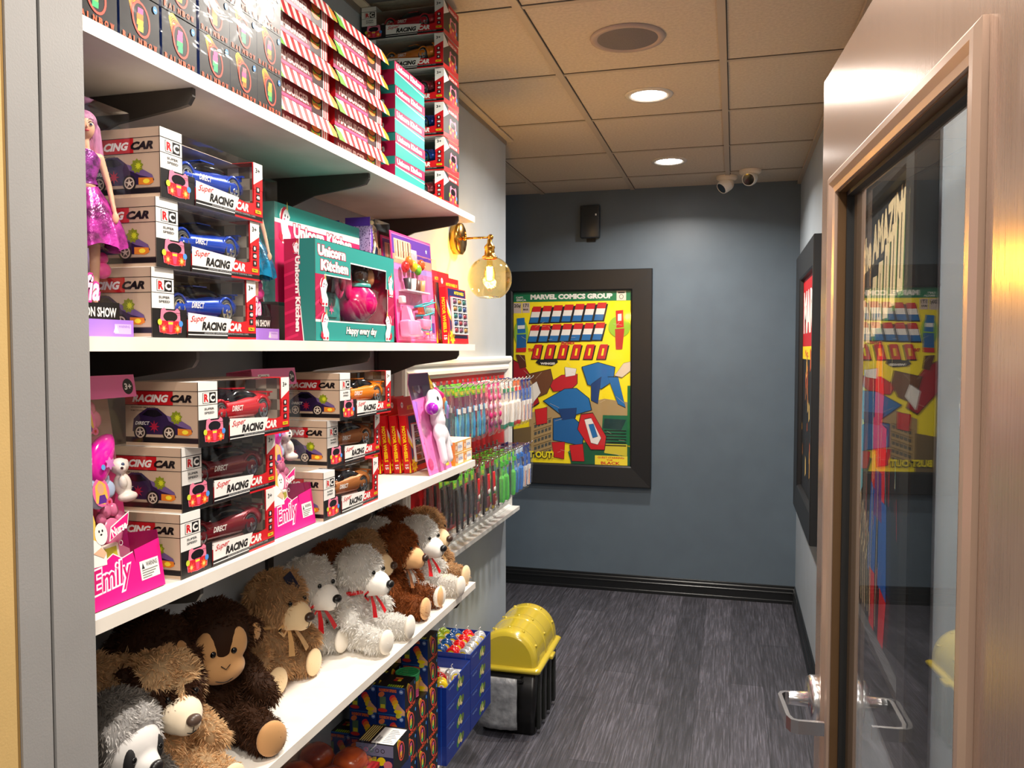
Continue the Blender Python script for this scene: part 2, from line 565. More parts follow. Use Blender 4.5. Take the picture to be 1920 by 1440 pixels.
# local frame: +x towards hinge, room side is local y = 0 with outward normal dy
sg = 1 if (Matrix.Rotation(rot, 3, 'Z') @ V((0, 1, 0))).dot(DN) > 0 else -1
def dy(a): return sg * a
def dbox(b, x0, z0, x1, z1, d0, d1, m):
    y0, y1 = sorted((dy(d0), dy(d1)))
    return b.box(x0, y0, z0, x1, y1, z1, m)
b = MB()
dbox(b, 0, .01, I0, Z1, -DT, 0, M_lam); dbox(b, I1, .01, .95, Z1, -DT, 0, M_lam)
dbox(b, I0, IB, I1, Z1, -DT, 0, M_lam); dbox(b, I0, .01, I1, IA, -DT, 0, M_lam)
b.build('door_leaf', dt)
b = MB()
M_mld = K(190, 164, 146, .28, .5)
prof = [(-.004, 0), (-.004, .006), (.004, .011), (.014, .011), (.024, .006), (.034, .004), (.035, -.018), (.040, -.018)]
def mould(a, c, i0, i1, m):
    # rectangular moulding ring swept round the opening
    rings = []
    for (x, z, ux, uz) in ((S0, ZA, 1, 1), (S1 - 0, ZA, -1, 1), (S1 - 0, ZB, -1, -1), (S0, ZB, 1, -1)):
        rings.append([V((x + ux * p, dy(q), z + uz * p * .85)) for p, q in prof])
    rings.append(rings[0])
    b.loft(rings, m, closed=False, cap=False, smooth=False)
mould(0, 0, 0, 0, M_mld)
b.build('glazing_frame', dt)
b = MB()
for x0, z0, x1, z1 in ((I0, IA, I0 + .010, IB), (I1 - .010, IA, I1, IB), (I0, IB - .01, I1, IB), (I0, IA, I1, IA + .01)):
    dbox(b, x0, z0, x1, z1, -.030, -.014, K(20, 18, 17, .6))
for x0, z0, x1, z1 in ((I0 + .0002, IA, I0 + .003, IB), (I1 - .003, IA, I1 - .0002, IB), (I0, IB - .003, I1, IB - .0002), (I0, IA + .0002, I1, IA + .003)):
    dbox(b, x0, z0, x1, z1, -.016, -.001, M_door_in)
b.build('glazing_bead', dt)
b = MB(); dbox(b, I0 + .002, IA + .002, I1 - .002, IB - .002, -.025, -.020, M_pane); b.build('glass_pane', dt)
# lever handle
h = thing('lever', None, None); h.name = 'door_handle'
h.parent = dt
h.location = (.078, 0, .957)
MB().lathe([(0, .0), (.043, 0), (.0435, .020), (.040, .025), (.026, .026), (.0135, .027), (.012, .06)], M_chrome, axis=(0, sg, 0), n=32).build('rose', h)
b = MB()
def slab(b, pts, w, th, m):
    rings = []
    for i, (x, y, z) in enumerate(pts):
        p = V((x, dy(y), z))
        a = V(pts[max(i - 1, 0)]); c = V(pts[min(i + 1, len(pts) - 1)])
        d = V((c.x - a.x, dy(c.y - a.y), 0)).normalized()
        n = V((-d.y, d.x, 0))
        rings.append([p + n * th + V((0, 0, w)), p - n * th + V((0, 0, w)), p - n * th - V((0, 0, w)), p + n * th - V((0, 0, w))])
    b.loft(rings, m, smooth=False)
slab(b, [(0, .012, 0), (0, .066, 0), (.003, .072, 0), (.012, .0765, 0), (.10, .074, -.001), (.114, .069, -.001), (.118, .060, -.001), (.118, .018, -.001)], .0115, .0035, M_chrome)
b.build('lever_bar', h)

# ================================================================ SHELVING
SH = {'top': 2.032, 'second': 1.618, 'third': 1.240, 'fourth': .835}
def shelf(z, lab, y0=.879, y1=2.555, x1=XF, th=.02):
    b = MB().box(XW + .002, y0, z - th, x1, y1, z, M_shelf)
    return b.build('shelf', label=lab, cat='shelf', group='white wall shelves')
shelf(SH['top'], 'white wall shelf under the hamburger and rainbow boxes, topmost in view')
shelf(SH['second'], 'white wall shelf at eye height under the fashion doll boxes')
shelf(SH['third'], 'white wall shelf holding the pink nurse doll box')
shelf(SH['fourth'], 'white wall shelf on which all the plush toys sit')
MB().box(XW + .002, .88, .255, -.895, 2.90, .272, M_shelf).build('shelf', label='low white shelf mostly hidden beneath the blue trays and orange toy packs', cat='shelf', group='white wall shelves')
names = {'top': 'the topmost shelf in view', 'second': 'the eye-height shelf', 'third': 'the shelf above the plush toys', 'fourth': 'the plush toy shelf'}
for k, z in SH.items():
    for i, y in enumerate((1.135, 1.78, 2.42)):
        # arm runs just below the board, tip hooks over the front
        pts = [(XW + .006, z - .115), (XW + .006, z - .0205), (-.826, z - .0205), (-.826, z - .034), (-.834, z - .046), (-.852, z - .050), (-.97, z - .066)]
        a = [V((x, y - .004, q)) for x, q in pts]; c = [V((x, y + .004, q)) for x, q in pts]
        MB().loft([a, c], M_brkt, smooth=False).build('shelf_bracket', label='grey steel bracket, %s, below %s' % (('nearest the left edge', 'at mid length', 'at the far end')[i], names[k]), cat='bracket', group='steel shelf brackets')
for i, y in enumerate((1.135, 1.78, 2.42)):
    MB().box(XW + .001, y - .012, .12, XW + .010, y + .012, 2.58, M_brkt).build('shelf_upright', label=('slotted grey steel upright nearest the left edge', 'slotted grey steel upright behind the middle of the shelves', 'slotted grey steel upright at the far end of the shelves')[i], cat='shelf upright', group='steel shelf uprights')
# ================================================================ COLOURS
RED, DRED, PINK, HOT, TEAL = K(206, 18, 28), K(120, 10, 22), K(226, 100, 150), K(214, 10, 112), K(38, 150, 142)
BLK, WHT, YEL, ORG, CRM = K(16, 14, 16), K(240, 236, 230), K(248, 214, 20), K(240, 120, 30), K(226, 205, 178)
BLU, LBL, GRN, LGN, PUR = K(16, 60, 150), K(90, 160, 220), K(20, 120, 70), K(120, 205, 40), K(92, 44, 150)
LAV, BRN, SKIN, GREY, DGR = K(176, 140, 214), K(92, 44, 22), K(232, 178, 144, .5), K(128, 126, 122), K(52, 52, 54)
TYRE, CHR, WIN = K(14, 14, 15, .6), K(206, 208, 212, .18, .95), K(10, 12, 18, .1)
BEI, BEI2 = K(198, 172, 146), K(222, 204, 184)
YLW = K(250, 226, 60)

# ---------------------------------------------------------------- toy car
def car_body(col, L=.185, w=.078, h=.046):
    """nose towards -y, centred, wheels on z = 0"""
    b = MB()
    st_ = [(-.5, .30, .20, .36), (-.47, .40, .13, .46), (-.38, .47, .10, .56), (-.30, .50, .10, .62), (-.16, .49, .10, .66), (.0, .48, .10, .68), (.16, .49, .10, .72), (.30, .50, .10, .74), (.42, .47, .12, .76), (.48, .42, .18, .72), (.5, .34, .26, .66)]
    rings = []
    for y, hw, z0, z1 in st_:
        ww, a, c = hw * w, z0 * h, z1 * h
        rings.append([(-ww * .8, y * L, a), (-ww, y * L, a + .2 * (c - a)), (-ww * 1.02, y * L, a + .6 * (c - a)), (-ww * .78, y * L, c * .98), (-ww * .3, y * L, c + .0025), (ww * .3, y * L, c + .0025), (ww * .78, y * L, c * .98), (ww * 1.02, y * L, a + .6 * (c - a)), (ww, y * L, a + .2 * (c - a)), (ww * .8, y * L, a)])
    b.loft(rings, col)
    # arches
    for s in (-1, 1):
        for y in (-.30, .31):
            b.tube([(s * w * .47, y * L + .0185 * math.cos(a), .0135 + .0185 * math.sin(a)) for a in [PI * k / 8 for k in range(9)]], .0022, col, 6)
    # spoiler
    b.box(-w * .42, .47 * L, h * .80, w * .42, .505 * L, h * .85, col)
    b.box(-w * .36, .475 * L, h * .68, -w * .32, .5 * L, h * .81, col); b.box(w * .32, .475 * L, h * .68, w * .36, .5 * L, h * .81, col)
    # head lights, number panel
    for s in (-1, 1):
        b.ball((s * w * .34, -.455 * L, h * .46), (.007, .005, .0035), WHT, 8, 5)
        b.frame((s * w * .508, -.05 * L * s, h * .2), (0, s, 0), (0, 0, 1))
        b.tx('DIRECT', -.02, .006, .03, .008, WHT, .03, .3)
    g = MB()
    rg = []
    for y, hw, z1 in ((-.20, .36, .64), (-.10, .36, .86), (.0, .34, .98), (.12, .34, 1.0), (.24, .36, .88), (.33, .34, .74)):
        ww = hw * w
        rg.append([(-ww * 1.15, y * L, h * .62), (-ww, y * L, z1 * h * .94), (-ww * .5, y * L, z1 * h), (ww * .5, y * L, z1 * h), (ww, y * L, z1 * h * .94), (ww * 1.15, y * L, h * .62)])
    g.loft(rg, WIN)
    g.box(-w * .27, -.02 * L, h * .975, w * .27, .16 * L, h * 1.012, col)
    return b, g
def wheel_mb():
    b = MB()
    b.lathe([(.004, -.006), (.0145, -.006), (.016, -.004), (.016, .004), (.0145, .006), (.0118, .006)], TYRE, axis=(1, 0, 0), n=20)
    b.lathe([(.0118, .006), (.0105, .0035), (0, .0035)], DGR, axis=(1, 0, 0), n=20)
    for k in range(5):
        a = 2 * PI * k / 5
        b.frame((.0055, 0, 0), (0, 1, 0), (0, 0, 1))
        c, s_ = math.cos(a), math.sin(a); d = 1.9
        b.pg([(x * c - y * s_, x * s_ + y * c) for x, y in ((0, -.0015), (.0112, -.0026), (.0112, .0026), (0, .0015))], CHR, 1)
    b.ball((.006, 0, 0), (.001, .003, .003), CHR, 8, 5)
    b.frame((.0062, 0, 0), (0, 1, 0), (0, 0, 1)).ring(0, 0, .0122, .0122, .0016, CHR, 18)
    return b
WHEEL = wheel_mb().mesh('wheel')
def toy_car(parent, col, loc, rz, s=1.0):
    b, g = car_body(col)
    o = b.build('toy_car', parent, loc, rz)
    o.scale = (s, s, s)
    g.build('cabin', o)
    for sx in (-1, 1):
        for y in (-.30, .31):
            w = bpy.data.objects.new('wheel', WHEEL)
            COL.objects.link(w); w.parent = o
            w.location = (sx * .033, y * .185, .0135)
            w.rotation_euler = (0, 0, 0 if sx > 0 else PI)
    return o

# ---------------------------------------------------------------- printed pictures
def pic_side_car(b, x, y, w):
    """dark purple sports car seen from the side, nose to the right"""
    s = w
    P = lambda q: [(x + a * s, y + c * s) for a, c in q]
    b.pg(P([(0, .07), (.02, .24), (.10, .31), (.25, .40), (.42, .40), (.56, .30), (.78, .24), (.95, .15), (.98, .08), (.93, .03), (.1, .03)]), K(44, 28, 66, .3))
    b.pg(P([(.16, .30), (.26, .375), (.40, .375), (.50, .30), (.36, .27)]), K(16, 14, 26, .2))
    b.pg(P([(.56, .30), (.78, .24), (.95, .15), (.97, .10), (.76, .15), (.60, .22)]), K(112, 88, 138, .3))
    b.pg(P([(.74, .12), (.96, .11), (.97, .05), (.90, .02), (.74, .03)]), K(226, 130, 40))
    b.el(x + .86 * s, y + .07 * s, .05 * s, .03 * s, YLW)
    b.star(x + .72 * s, y + .27 * s, .10 * s, K(130, 140, 30), 9, .75)
    b.star(x + .74 * s, y + .27 * s, .055 * s, K(206, 212, 40), 9, .5)
    b.star(x + .36 * s, y + .14 * s, .09 * s, K(176, 30, 60), 8, .4)
    for cx in (.60, .13):
        b.el(x + cx * s, y + .055 * s, .105 * s, .105 * s, TYRE, 22)
        b.el(x + cx * s, y + .055 * s, .078 * s, .078 * s, K(210, 190, 170), 20)
        b.el(x + cx * s, y + .055 * s, .06 * s, .06 * s, K(60, 46, 40), 20)
        b.star(x + cx * s, y + .055 * s, .07 * s, K(222, 206, 186), 5, .3, .4)
    b.tx('DIRECT', x + .05 * s, y + .16 * s, .24 * s, .05 * s, WHT, .02, .3)
def pic_front_car(b, x, y, w, h):
    P = lambda q: [(x + a * w, y + c * h) for a, c in q]
    b.pg(P([(.03, .05), (.0, .30), (.06, .55), (.10, .92), (.24, 1), (.32, .90), (.70, .90), (.80, 1), (.92, .90), (.94, .55), (1, .32), (.97, .05), (.5, -.02)]), K(238, 128, 156))
    b.pg(P([(.05, .05), (.03, .30), (.14, .50), (.86, .50), (.97, .30), (.95, .05), (.5, .0)]), K(214, 30, 44))
    b.el(x + .5 * w, y + .66 * h, .31 * w, .20 * h, K(24, 20, 26, .2), 20)
    b.pg(P([(.38, .50), (.62, .50), (.56, .05), (.44, .05)]), K(232, 70, 110))
    b.rc(x + .40 * w, y + .36 * h, x + .60 * w, y + .45 * h, YLW)
    for q, c in ((.20, K(246, 90, 60)), (.80, K(250, 120, 30))):
        b.star(x + q * w, y + .20 * h, .17 * w, c, 8, .5)
        b.star(x + q * w, y + .20 * h, .08 * w, K(255, 214, 120), 8, .5)
    b.el(x + .03 * w, y + .44 * h, .09 * w, .12 * h, K(206, 214, 60))
    b.el(x + .95 * w, y + .40 * h, .09 * w, .12 * h, K(80, 150, 226))

# ---------------------------------------------------------------- racing car box
BL, BD, BH = .268, .135, .1025          # length (y), depth (x), height
def racing_box(col, car_rz=0.0, car_y=.0, endpic=False):
    t = thing('racing_car_box', None, 'toy box')
    b = MB()
    e = .0008
    wy0, wy1, wz0 = .185 * BL, .895 * BL, .385 * BH
    # shell: bottom, back, two ends, top rear, front pieces
    b.box(-BD, 0, 0, 0, BL, e, WHT); b.box(-BD, e, e, -BD + e, BL - e, BH, WHT)
    b.box(-BD, 0, e, 0, e, BH, BEI); b.box(-BD, BL - e, e, 0, BL, BH, BEI)
    b.box(-BD + e, e, BH - e, -BD * .30, BL - e, BH, BEI2)
    b.box(-BD * .30, e, BH - e, 0, wy0, BH, WHT); b.box(-BD * .30, wy1, BH - e, 0, BL - e, BH, RED)
    b.box(-e, e, e, 0, wy0, BH - e, WHT); b.box(-e, wy1, e, 0, BL - e, BH - e, RED); b.box(-e, wy0, e, 0, wy1, wz0 * .72, RED)
    # chequered backdrop
    b.frame((-BD + .003, e, e), (0, 1, 0), (0, 0, 1))
    n = 11
    c1, c2 = K(206, 196, 176), K(120, 108, 92)
    for i in range(n):
        for j in range(5):
            b.rc(i * BL / n * .99, j * BH / 5 * .97, (i + 1) * BL / n * .99, (j + 1) * BH / 5 * .97, c1 if (i + j) % 2 else c2, 1)
    b.frame((-BD, BL - e - .0012, e), (1, 0, 0), (0, 0, 1))
    for i in range(6):
        for j in range(5):
            b.rc(i * BD / 6, j * BH / 5 * .97, (i + 1) * BD / 6, (j + 1) * BH / 5 * .97, c1 if (i + j) % 2 else c2, 1)
    # ---- front
    b.frame((0, 0, 0), (0, 1, 0), (0, 0, 1))
    w0 = wy0
    b.rc(0, BH * .42, w0, BH, WHT)
    b.rc(0, .015, w0 + .03, BH * .42, BLK); b.rc(0, 0, w0 + .03, .015, BLK)
    b.ln([(0, BH * .86), (w0, BH * .86)], .0012, BLK); b.ln([(0, BH * .645), (w0, BH * .645)], .0008, BLK); b.ln([(w0, BH * .42), (w0, BH)], .0008, BLK)
    b.rc(w0 * .22, BH * .67, w0 * .9, BH * .835, BLK); b.rc(w0 * .24, BH * .675, w0 * .55, BH * .83, WHT)
    b.tx('R', w0 * .28, BH * .69, w0 * .24, BH * .125, RED, .05); b.tx('C', w0 * .58, BH * .69, w0 * .27, BH * .125, WHT, .05)
    b.tx('SUPER', w0 * .3, BH * .565, w0 * .5, BH * .035, DGR, .02); b.tx('SPEED', w0 * .3, BH * .505, w0 * .5, BH * .035, DGR, .02)
    pic_front_car(b, w0 * .28, BH * .055, w0 * 1.05, BH * .38)
    # title strip: white then red, slanting notch up the right stile
    x0, x1 = w0 + .031, BL
    tz0, tz1 = BH * .10, wz0
    b.pg([(x0, tz0), (x0 + .5 * (x1 - x0) + .01, tz0), (x0 + .5 * (x1 - x0) + .022, tz1 * .84), (x0, tz1)], WHT)
    b.pg([(x0 + .5 * (x1 - x0) + .01, tz0), (x1, tz0), (x1, BH * .74), (wy1 + .002, BH * .62), (wy1, wz0 * .80), (wy1 - .02, wz0 * .72), (x0 + .5 * (x1 - x0) + .022, tz1 * .78)], RED)
    b.rc(x0 - .002, 0, x1, BH * .10, BLK); b.rc(x0, BH * .045, x0 + (x1 - x0) * .55, BH * .06, WHT)
    b.rc(x0 + (x1 - x0) * .55, 0, x1, BH * .03, RED)
    b.tx('ADVANCED SIMULATION REMOTE CONTROL CARS', x0 + .04, BH * .068, (x1 - x0) * .66, BH * .026, K(190, 190, 190), 0)
    b.tx('Super', x0 + .006, BH * .215, .040, BH * .12, RED, .01, .5, .08)
    b.tx('RACING', x0 + .034, BH * .125, .066, BH * .135, BLK, .05, .25)
    b.tx('CAR', x0 + .107, BH * .125, .036, BH * .135, WHT, .05, .25)
    b.rc(wy1, BH * .62, BL, BH, WHT)
    b.pg([(wy1, BH * .55), (BL, BH * .55), (BL, BH * .76), (wy1, BH * .62)], RED)
    b.tx('3+', wy1 + .006, BH * .83, .014, BH * .085, BLK, .03)
    for q in (.50, .375, .25):
        b.rc(wy1 + .008, BH * q, wy1 + .019, BH * (q + .095), BLK)
    b.el(wy1 + .0135, BH * .55, .0028, .0034, WHT, 8); b.tx('40', wy1 + .0085, BH * .39, .010, BH * .06, WHT, .05); b.star(wy1 + .0135, BH * .297, .004, WHT, 6, .3)
    b.rc(wy1 + .004, BH * .145, wy1 + .022, BH * .20, YEL); b.tx('27MHZ', wy1 + .005, BH * .155, .016, BH * .035, BLK)
    b.ln([(wy0, BH * .36), (x0, BH * .36)], .0008, BLK)
    # ---- near end (faces -y)
    b.frame((-BD, 0, 0), (1, 0, 0), (0, 0, 1))
    b.rc(0, .006, BD, .014, BLK); b.ln([(0, .0145), (BD, .0145)], .0006, BLK)
    b.ln([(0, BH * .86), (BD, BH * .86)], .001, BLK); b.ln([(0, BH * .64), (BD, BH * .64)], .001, BLK); b.ln([(BD - .0006, 0), (BD - .0006, BH)], .001, BLK)
    b.rc(0, BH * .645, BD * .66, BH * .855, K(190, 20, 28))
    b.tx('RACING', BD * .10, BH * .685, BD * .50, BH * .12, WHT, .05, .3); b.tx('CAR', BD * .625, BH * .685, BD * .29, BH * .12, BLK, .06, .3)
    b.tx('ADVANCED SIMULATION', BD * .08, BH * .595, BD * .34, BH * .022, BLK, .01); b.tx('REMOTE CONTROL CARS', BD * .08, BH * .545, BD * .34, BH * .022, BLK, .01)
    pic_side_car(b, BD * .10, BH * .155, BD * .84)
    # ---- far end (faces +y)
    b.frame((0, BL, 0), (-1, 0, 0), (0, 0, 1))
    b.rc(0, 0, BD, BH, BLK); b.pg([(0, 0), (BD, 0), (BD, BH * .2), (0, BH * .12)], RED)
    b.pg([(0, BH * .55), (BD * .35, BH * .78), (0, BH)], WHT); b.pg([(BD * .2, BH), (BD, BH * .78), (BD, BH)], RED)
    b.rc(BD * .3, BH * .8, BD * .9, BH * .93, RED); b.tx('RACING CAR', BD * .32, BH * .82, BD * .55, BH * .08, WHT, .04, .2)
    pic_front_car(b, BD * .36, BH * .12, BD * .5, BH * .55)
    b.build('carton', t)
    f = MB()
    f.add([(-.0006, wy0, wz0 * .7), (-.0006, wy1, wz0 * .7), (-.0006, wy1, BH - .0006), (-.0006, wy0, BH - .0006), (-BD * .30, wy1, BH - .0006), (-BD * .30, wy0, BH - .0006)], [(0, 1, 2, 3), (3, 2, 4, 5)], M_film)
    f.build('clear_window', t)
    toy_car(t, col, (-BD * .40, (wy0 + wy1) / 2 + car_y * .5, .030), car_rz).scale = (1.02, 1.02, 1.22)
    MB().box(-BD * .42 - .03, wy0 + .02, .001, -BD * .42 + .03, wy1 - .02, .029, WHT).build('insert_tray', t)
    return t
CARCOL = {'blue': K(20, 70, 190, .22, .3, coat=.6), 'red': K(196, 22, 40, .22, .2, coat=.6), 'orange': K(232, 130, 24, .22, .2, coat=.6), 'dark red': K(120, 20, 34, .25, .3, coat=.5), 'bronze': K(170, 104, 52, .3, .4)}
RB = {k: racing_box(c, *((-.06, 0) if k in ('blue', 'red') else (-.20, .01))) for k, c in CARCOL.items()}
def stack_cars(rows, rz=0, group=None):
    for kind, x, y, z, lab in rows:
        put(RB[kind], (x, y, z), rz, lab, group)
z = SH['second'] + .0006
h = BH + .0006
stack_cars([('blue', -.822, 1.024, z, 'car box with a dark blue car, lowest of three beside the purple doll'),
            ('blue', -.818, 1.031, z + h, 'car box with a dark blue car, middle of three beside the purple doll'),
            ('blue', -.815, 1.039, z + 2 * h, 'car box with a bright blue car, topmost of three beside the purple doll')], group='blue racing car boxes on the eye-height shelf')
z = SH['third'] + .0006
stack_cars([('dark red', -.830, 1.090, z, 'car box with a dark red car, lowest of three beside the large pink nurse box'),
            ('dark red', -.832, 1.098, z + h, 'car box with a dark red car, middle of three beside the large pink nurse box'),
            ('red', -.806, 1.106, z + 2 * h, 'car box with a bright red car, topmost beside the large pink nurse box')], group='racing car boxes beside the nurse doll')
stack_cars([('bronze', -.826, 1.545, z, 'car box with a bronze car, lowest of three beside the red motor packs'),
            ('bronze', -.846, 1.600, z + h, 'car box with a bronze car, middle of three beside the red motor packs'),
            ('orange', -.820, 1.610, z + 2 * h, 'car box with a bright orange car, topmost beside the red motor packs')], group='racing car boxes beside the motor packs')
# tall stack turned to face the viewer at the end of the topmost shelf
BHs = .0995 / .1025
for i in range(6):
    kind = ['dark red', 'blue', 'blue', 'dark red', 'orange', 'red'][i]
    o = put(RB[kind], (-1.098, 2.315 + .004 * (i % 2), SH['top'] + .0006 + i * .1003), -PI / 2,
            'car box, %s in the tall stack reaching the ceiling' % ['lowest', 'second from the bottom', 'third from the bottom', 'third from the top', 'second from the top', 'uppermost'][i], 'racing car boxes in the tall stack by the ceiling')
    o.scale = (1, .98, BHs * .975)
    # local front (+x) must look along -y: rotate -90, origin moves to the left end

# ---------------------------------------------------------------- rainbow spring boxes (black, topmost shelf)
def rainbow_spring(b, x, y, s, cols):
    for k in range(7):
        f = k / 7
        c = [K(226, 206, 30), K(236, 196, 30), K(240, 176, 36), K(240, 150, 40), K(238, 120, 44), K(236, 96, 50), K(234, 80, 60)][k]
        b.ring(x - s * (.26 - .26 * f), y + s * (.40 - .40 * f), s * (.13 + .13 * f), s * (.13 + .20 * f), s * .03, c, 18, .25)
    b.el(x, y, .26 * s, .36 * s, BLK, 22, .25)
    for i, c in enumerate(cols):
        b.rc(x - s * (.15 - .03 * abs(i - 1.5)), y - s * .25 + i * s * .12, x + s * .06, y - s * .13 + i * s * .12, c, sk=.012 * s)
    b.ring(x, y, .27 * s, .37 * s, s * .05, K(236, 84, 66), 24, .25)
def rainbow_box(cols, w=.0815, h=.0745):
    t = thing('spring_toy_box', None, 'toy box', group='black rainbow spring boxes')
    b = MB().box(-w, 0, 0, 0, w, h, BLK)
    b.frame((0, 0, 0), (0, 1, 0), (0, 0, 1))
    rainbow_spring(b, w * .52, h * .53, h * .92, cols)
    for i, q in enumerate('RAINBOW'): b.tx(q, w * (.06 + .128 * i), h * .045, w * (.03 if q == 'I' else .085), h * .115, K(232, 92, 50), .04)
    b.el(w * .88, h * .86, .0045, .0055, K(70, 140, 210)); b.rc(w * .855, h * .845, w * .905, h * .87, WHT)
    b.frame((-w, 0, 0), (1, 0, 0), (0, 0, 1))
    b.rc(0, 0, w, h, K(14, 40, 100)); b.tx('RAINBOW', w * .1, h * .8, w * .55, h * .1, ORG, .03)
    b.build('carton', t)
    return t
G1, Y1, P1 = K(60, 186, 110), K(240, 180, 50), K(226, 90, 150)
RBX = [rainbow_box([G1, K(130, 200, 90), Y1, K(220, 190, 60)]), rainbow_box([K(220, 220, 60), Y1, ORG, P1]), rainbow_box([K(50, 170, 120), G1, P1, P1]), rainbow_box([ORG, Y1, P1, K(236, 120, 130)])]
for p, ys in enumerate(((.888, .9745, 1.062), (1.151, 1.233, 1.315))):
    for r in range(4 if p else 3):
        for c, y in enumerate(ys):
            lab = 'black spring toy box, %s wrapped pack, %s row, %s column' % (('left', 'right')[p], ('bottom', 'second', 'third', 'top')[r], ('left', 'middle', 'right')[c])
            put(RBX[(p * 2 + r * 3 + c + r // 2) % 4], (-.826, y, SH['top'] + .001 + r * (.0755 if p else .0765)), 0, lab)
def wrapbox(y0, y1, hgt, lab):
    b = MB()
    n = 14
    x1, x0 = -.8225, -.913
    z0 = SH['top'] + .0005
    random.seed(3)
    rings = []
    for i in range(n + 1):
        y = y0 + (y1 - y0) * i / n
        rings.append([(x0, y, z0), (x0, y, z0 + hgt)] + [(x1 - .02 + .021 * math.sin(PI / 2 * q / 2), y, z0 + hgt + .002 - .004 * q / 2 * (q > 1)) for q in range(3)] + [(x1 + random.uniform(-.001, .002), y, z0 + hgt * (1 - q / 6)) for q in range(1, 7)])
    b.loft(rings, M_wrap, closed=False, cap=False)
    for y in (y0, y1):
        b.add([(x0, y, z0), (x1, y, z0), (x1, y, z0 + hgt), (x0, y, z0 + hgt)], [(0, 1, 2, 3)], M_wrap)
    b.build('shrink_wrap', label=lab, cat='plastic wrap', group='clear wrap round the spring toy boxes')
wrapbox(.884, 1.1465, .23, 'clear wrinkled shrink wrap around the left pack of black spring boxes')
wrapbox(1.1485, 1.3995, .304, 'clear wrinkled shrink wrap around the right pack of black spring boxes')

# ---------------------------------------------------------------- hamburger boxes with striped awnings
def burger(b, x, y, r):
    b.el(x, y - .25 * r, r, .55 * r, K(226, 130, 40), 16)
    b.pg([(x - 1.05 * r, y), (x - .6 * r, y - .35 * r), (x, y - .12 * r), (x + .6 * r, y - .4 * r), (x + 1.05 * r, y), (x, y + .2 * r)], LGN)
    b.el(x, y + .08 * r, .98 * r, .28 * r, K(70, 26, 14), 16)
    b.el(x, y + .42 * r, .95 * r, .5 * r, K(214, 110, 34), 16)
    b.el(x - .2 * r, y + .62 * r, .12 * r, .06 * r, CRM, 8); b.el(x + .3 * r, y + .55 * r, .12 * r, .06 * r, CRM, 8)
def hamburger_box(w):
    t = thing('hamburger_toy_box', None, 'toy box', group='hamburger play set boxes')
    D, H = .20, .0615
    b = MB().box(-D, 0, 0, 0, w, H - .002, K(60, 16, 18))
    b.frame((0, 0, 0), (0, 1, 0), (0, 0, 1))
    n = 6
    b.rc(0, 0, w * .68, H * .9, K(96, 12, 22)); b.rc(0, 0, w * .68, H * .14, K(206, 60, 120))
    b.tx('LUNCHES', w * .10, H * .62, w * .48, H * .16, K(110, 20, 30), .03)
    b.rc(w * .04, H * .03, w * .67, H * .11, K(220, 80, 140)); b.rc(w * .04, H * .11, w * .67, H * .58, K(130, 14, 30))
    b.tx('HAMBURGER', w * .07, H * .15, w * .56, H * .28, K(250, 216, 210), .04)
    burger(b, w * .77, H * .42, w * .085)
    for i in range(6):
        b.rc(w * (.88 + .02 * i), 0, w * (.90 + .02 * i), H * .9, RED if i % 2 else WHT)
    b.frame((-D, 0, 0), (1, 0, 0), (0, 0, 1))
    for i in range(14):
        b.rc(D * i / 14, 0, D * (i + 1) / 14, H * .95, RED if i % 2 else WHT, 1)
    b.build('carton', t)
    # awning flap: starts on the top edge, slopes out and down
    a = MB()
    ns = 15
    o, top = V((.001, 0, H - .001)), V((0, 0, 1))
    sl = V((.013, 0, -.033)); L = sl.length
    nn = V((sl.z, 0, -sl.x)).normalized() * -1
    th = .0008
    a.add([o - nn * th, o + V((0, w * 1.02, 0)) - nn * th, o + sl + V((0, w * 1.02, 0)) - nn * th, o + sl - nn * th], [(0, 3, 2, 1)], WHT)
    a.frame(o + sl, (0, 1, 0), -sl)
    for i in range(ns):
        x0_, x1_ = w * (.10 + .92 * i / ns), w * (.10 + .92 * (i + 1) / ns)
        a.pg([(x0_ - .004, 0), (x1_ - .004, 0), (x1_, L), (x0_, L)], RED if i % 2 else WHT, 1)
    a.pg([(0, 0), (w * .12, 0), (w * .09, L * .6), (.0, L)], LGN, 2)
    for ee, cx in ((0, -.001), (1, w * 1.0)):
        a.pg([(cx - .001, 0), (cx + .020, L * .02), (cx + .024, L * .4), (cx + .014, L * .8), (cx - .001, L)], K(240, 150, 30), 3) if ee else None
    a.pg([(w, L * .05), (w + .018, L * .08), (w + .020, L * .2), (w, L * .18)], LGN, 4)
    a.build('awning_flap', t)
    return t
hb1, hb2 = hamburger_box(.228), hamburger_box(.245)
for j, (p, y0) in enumerate(((hb1, 1.402), (hb2, 1.660))):
    for r in range(5):
        put(p, (-.852, y0 + .004 * ((r * 7) % 3 - 1), SH['top'] + .0006 + r * .0618), 0, 'striped hamburger play set box in the %s column, %s' % (('left', 'right')[j], ('at the bottom', 'second from the bottom', 'third from the bottom', 'fourth from the bottom', 'at the top')[r]))

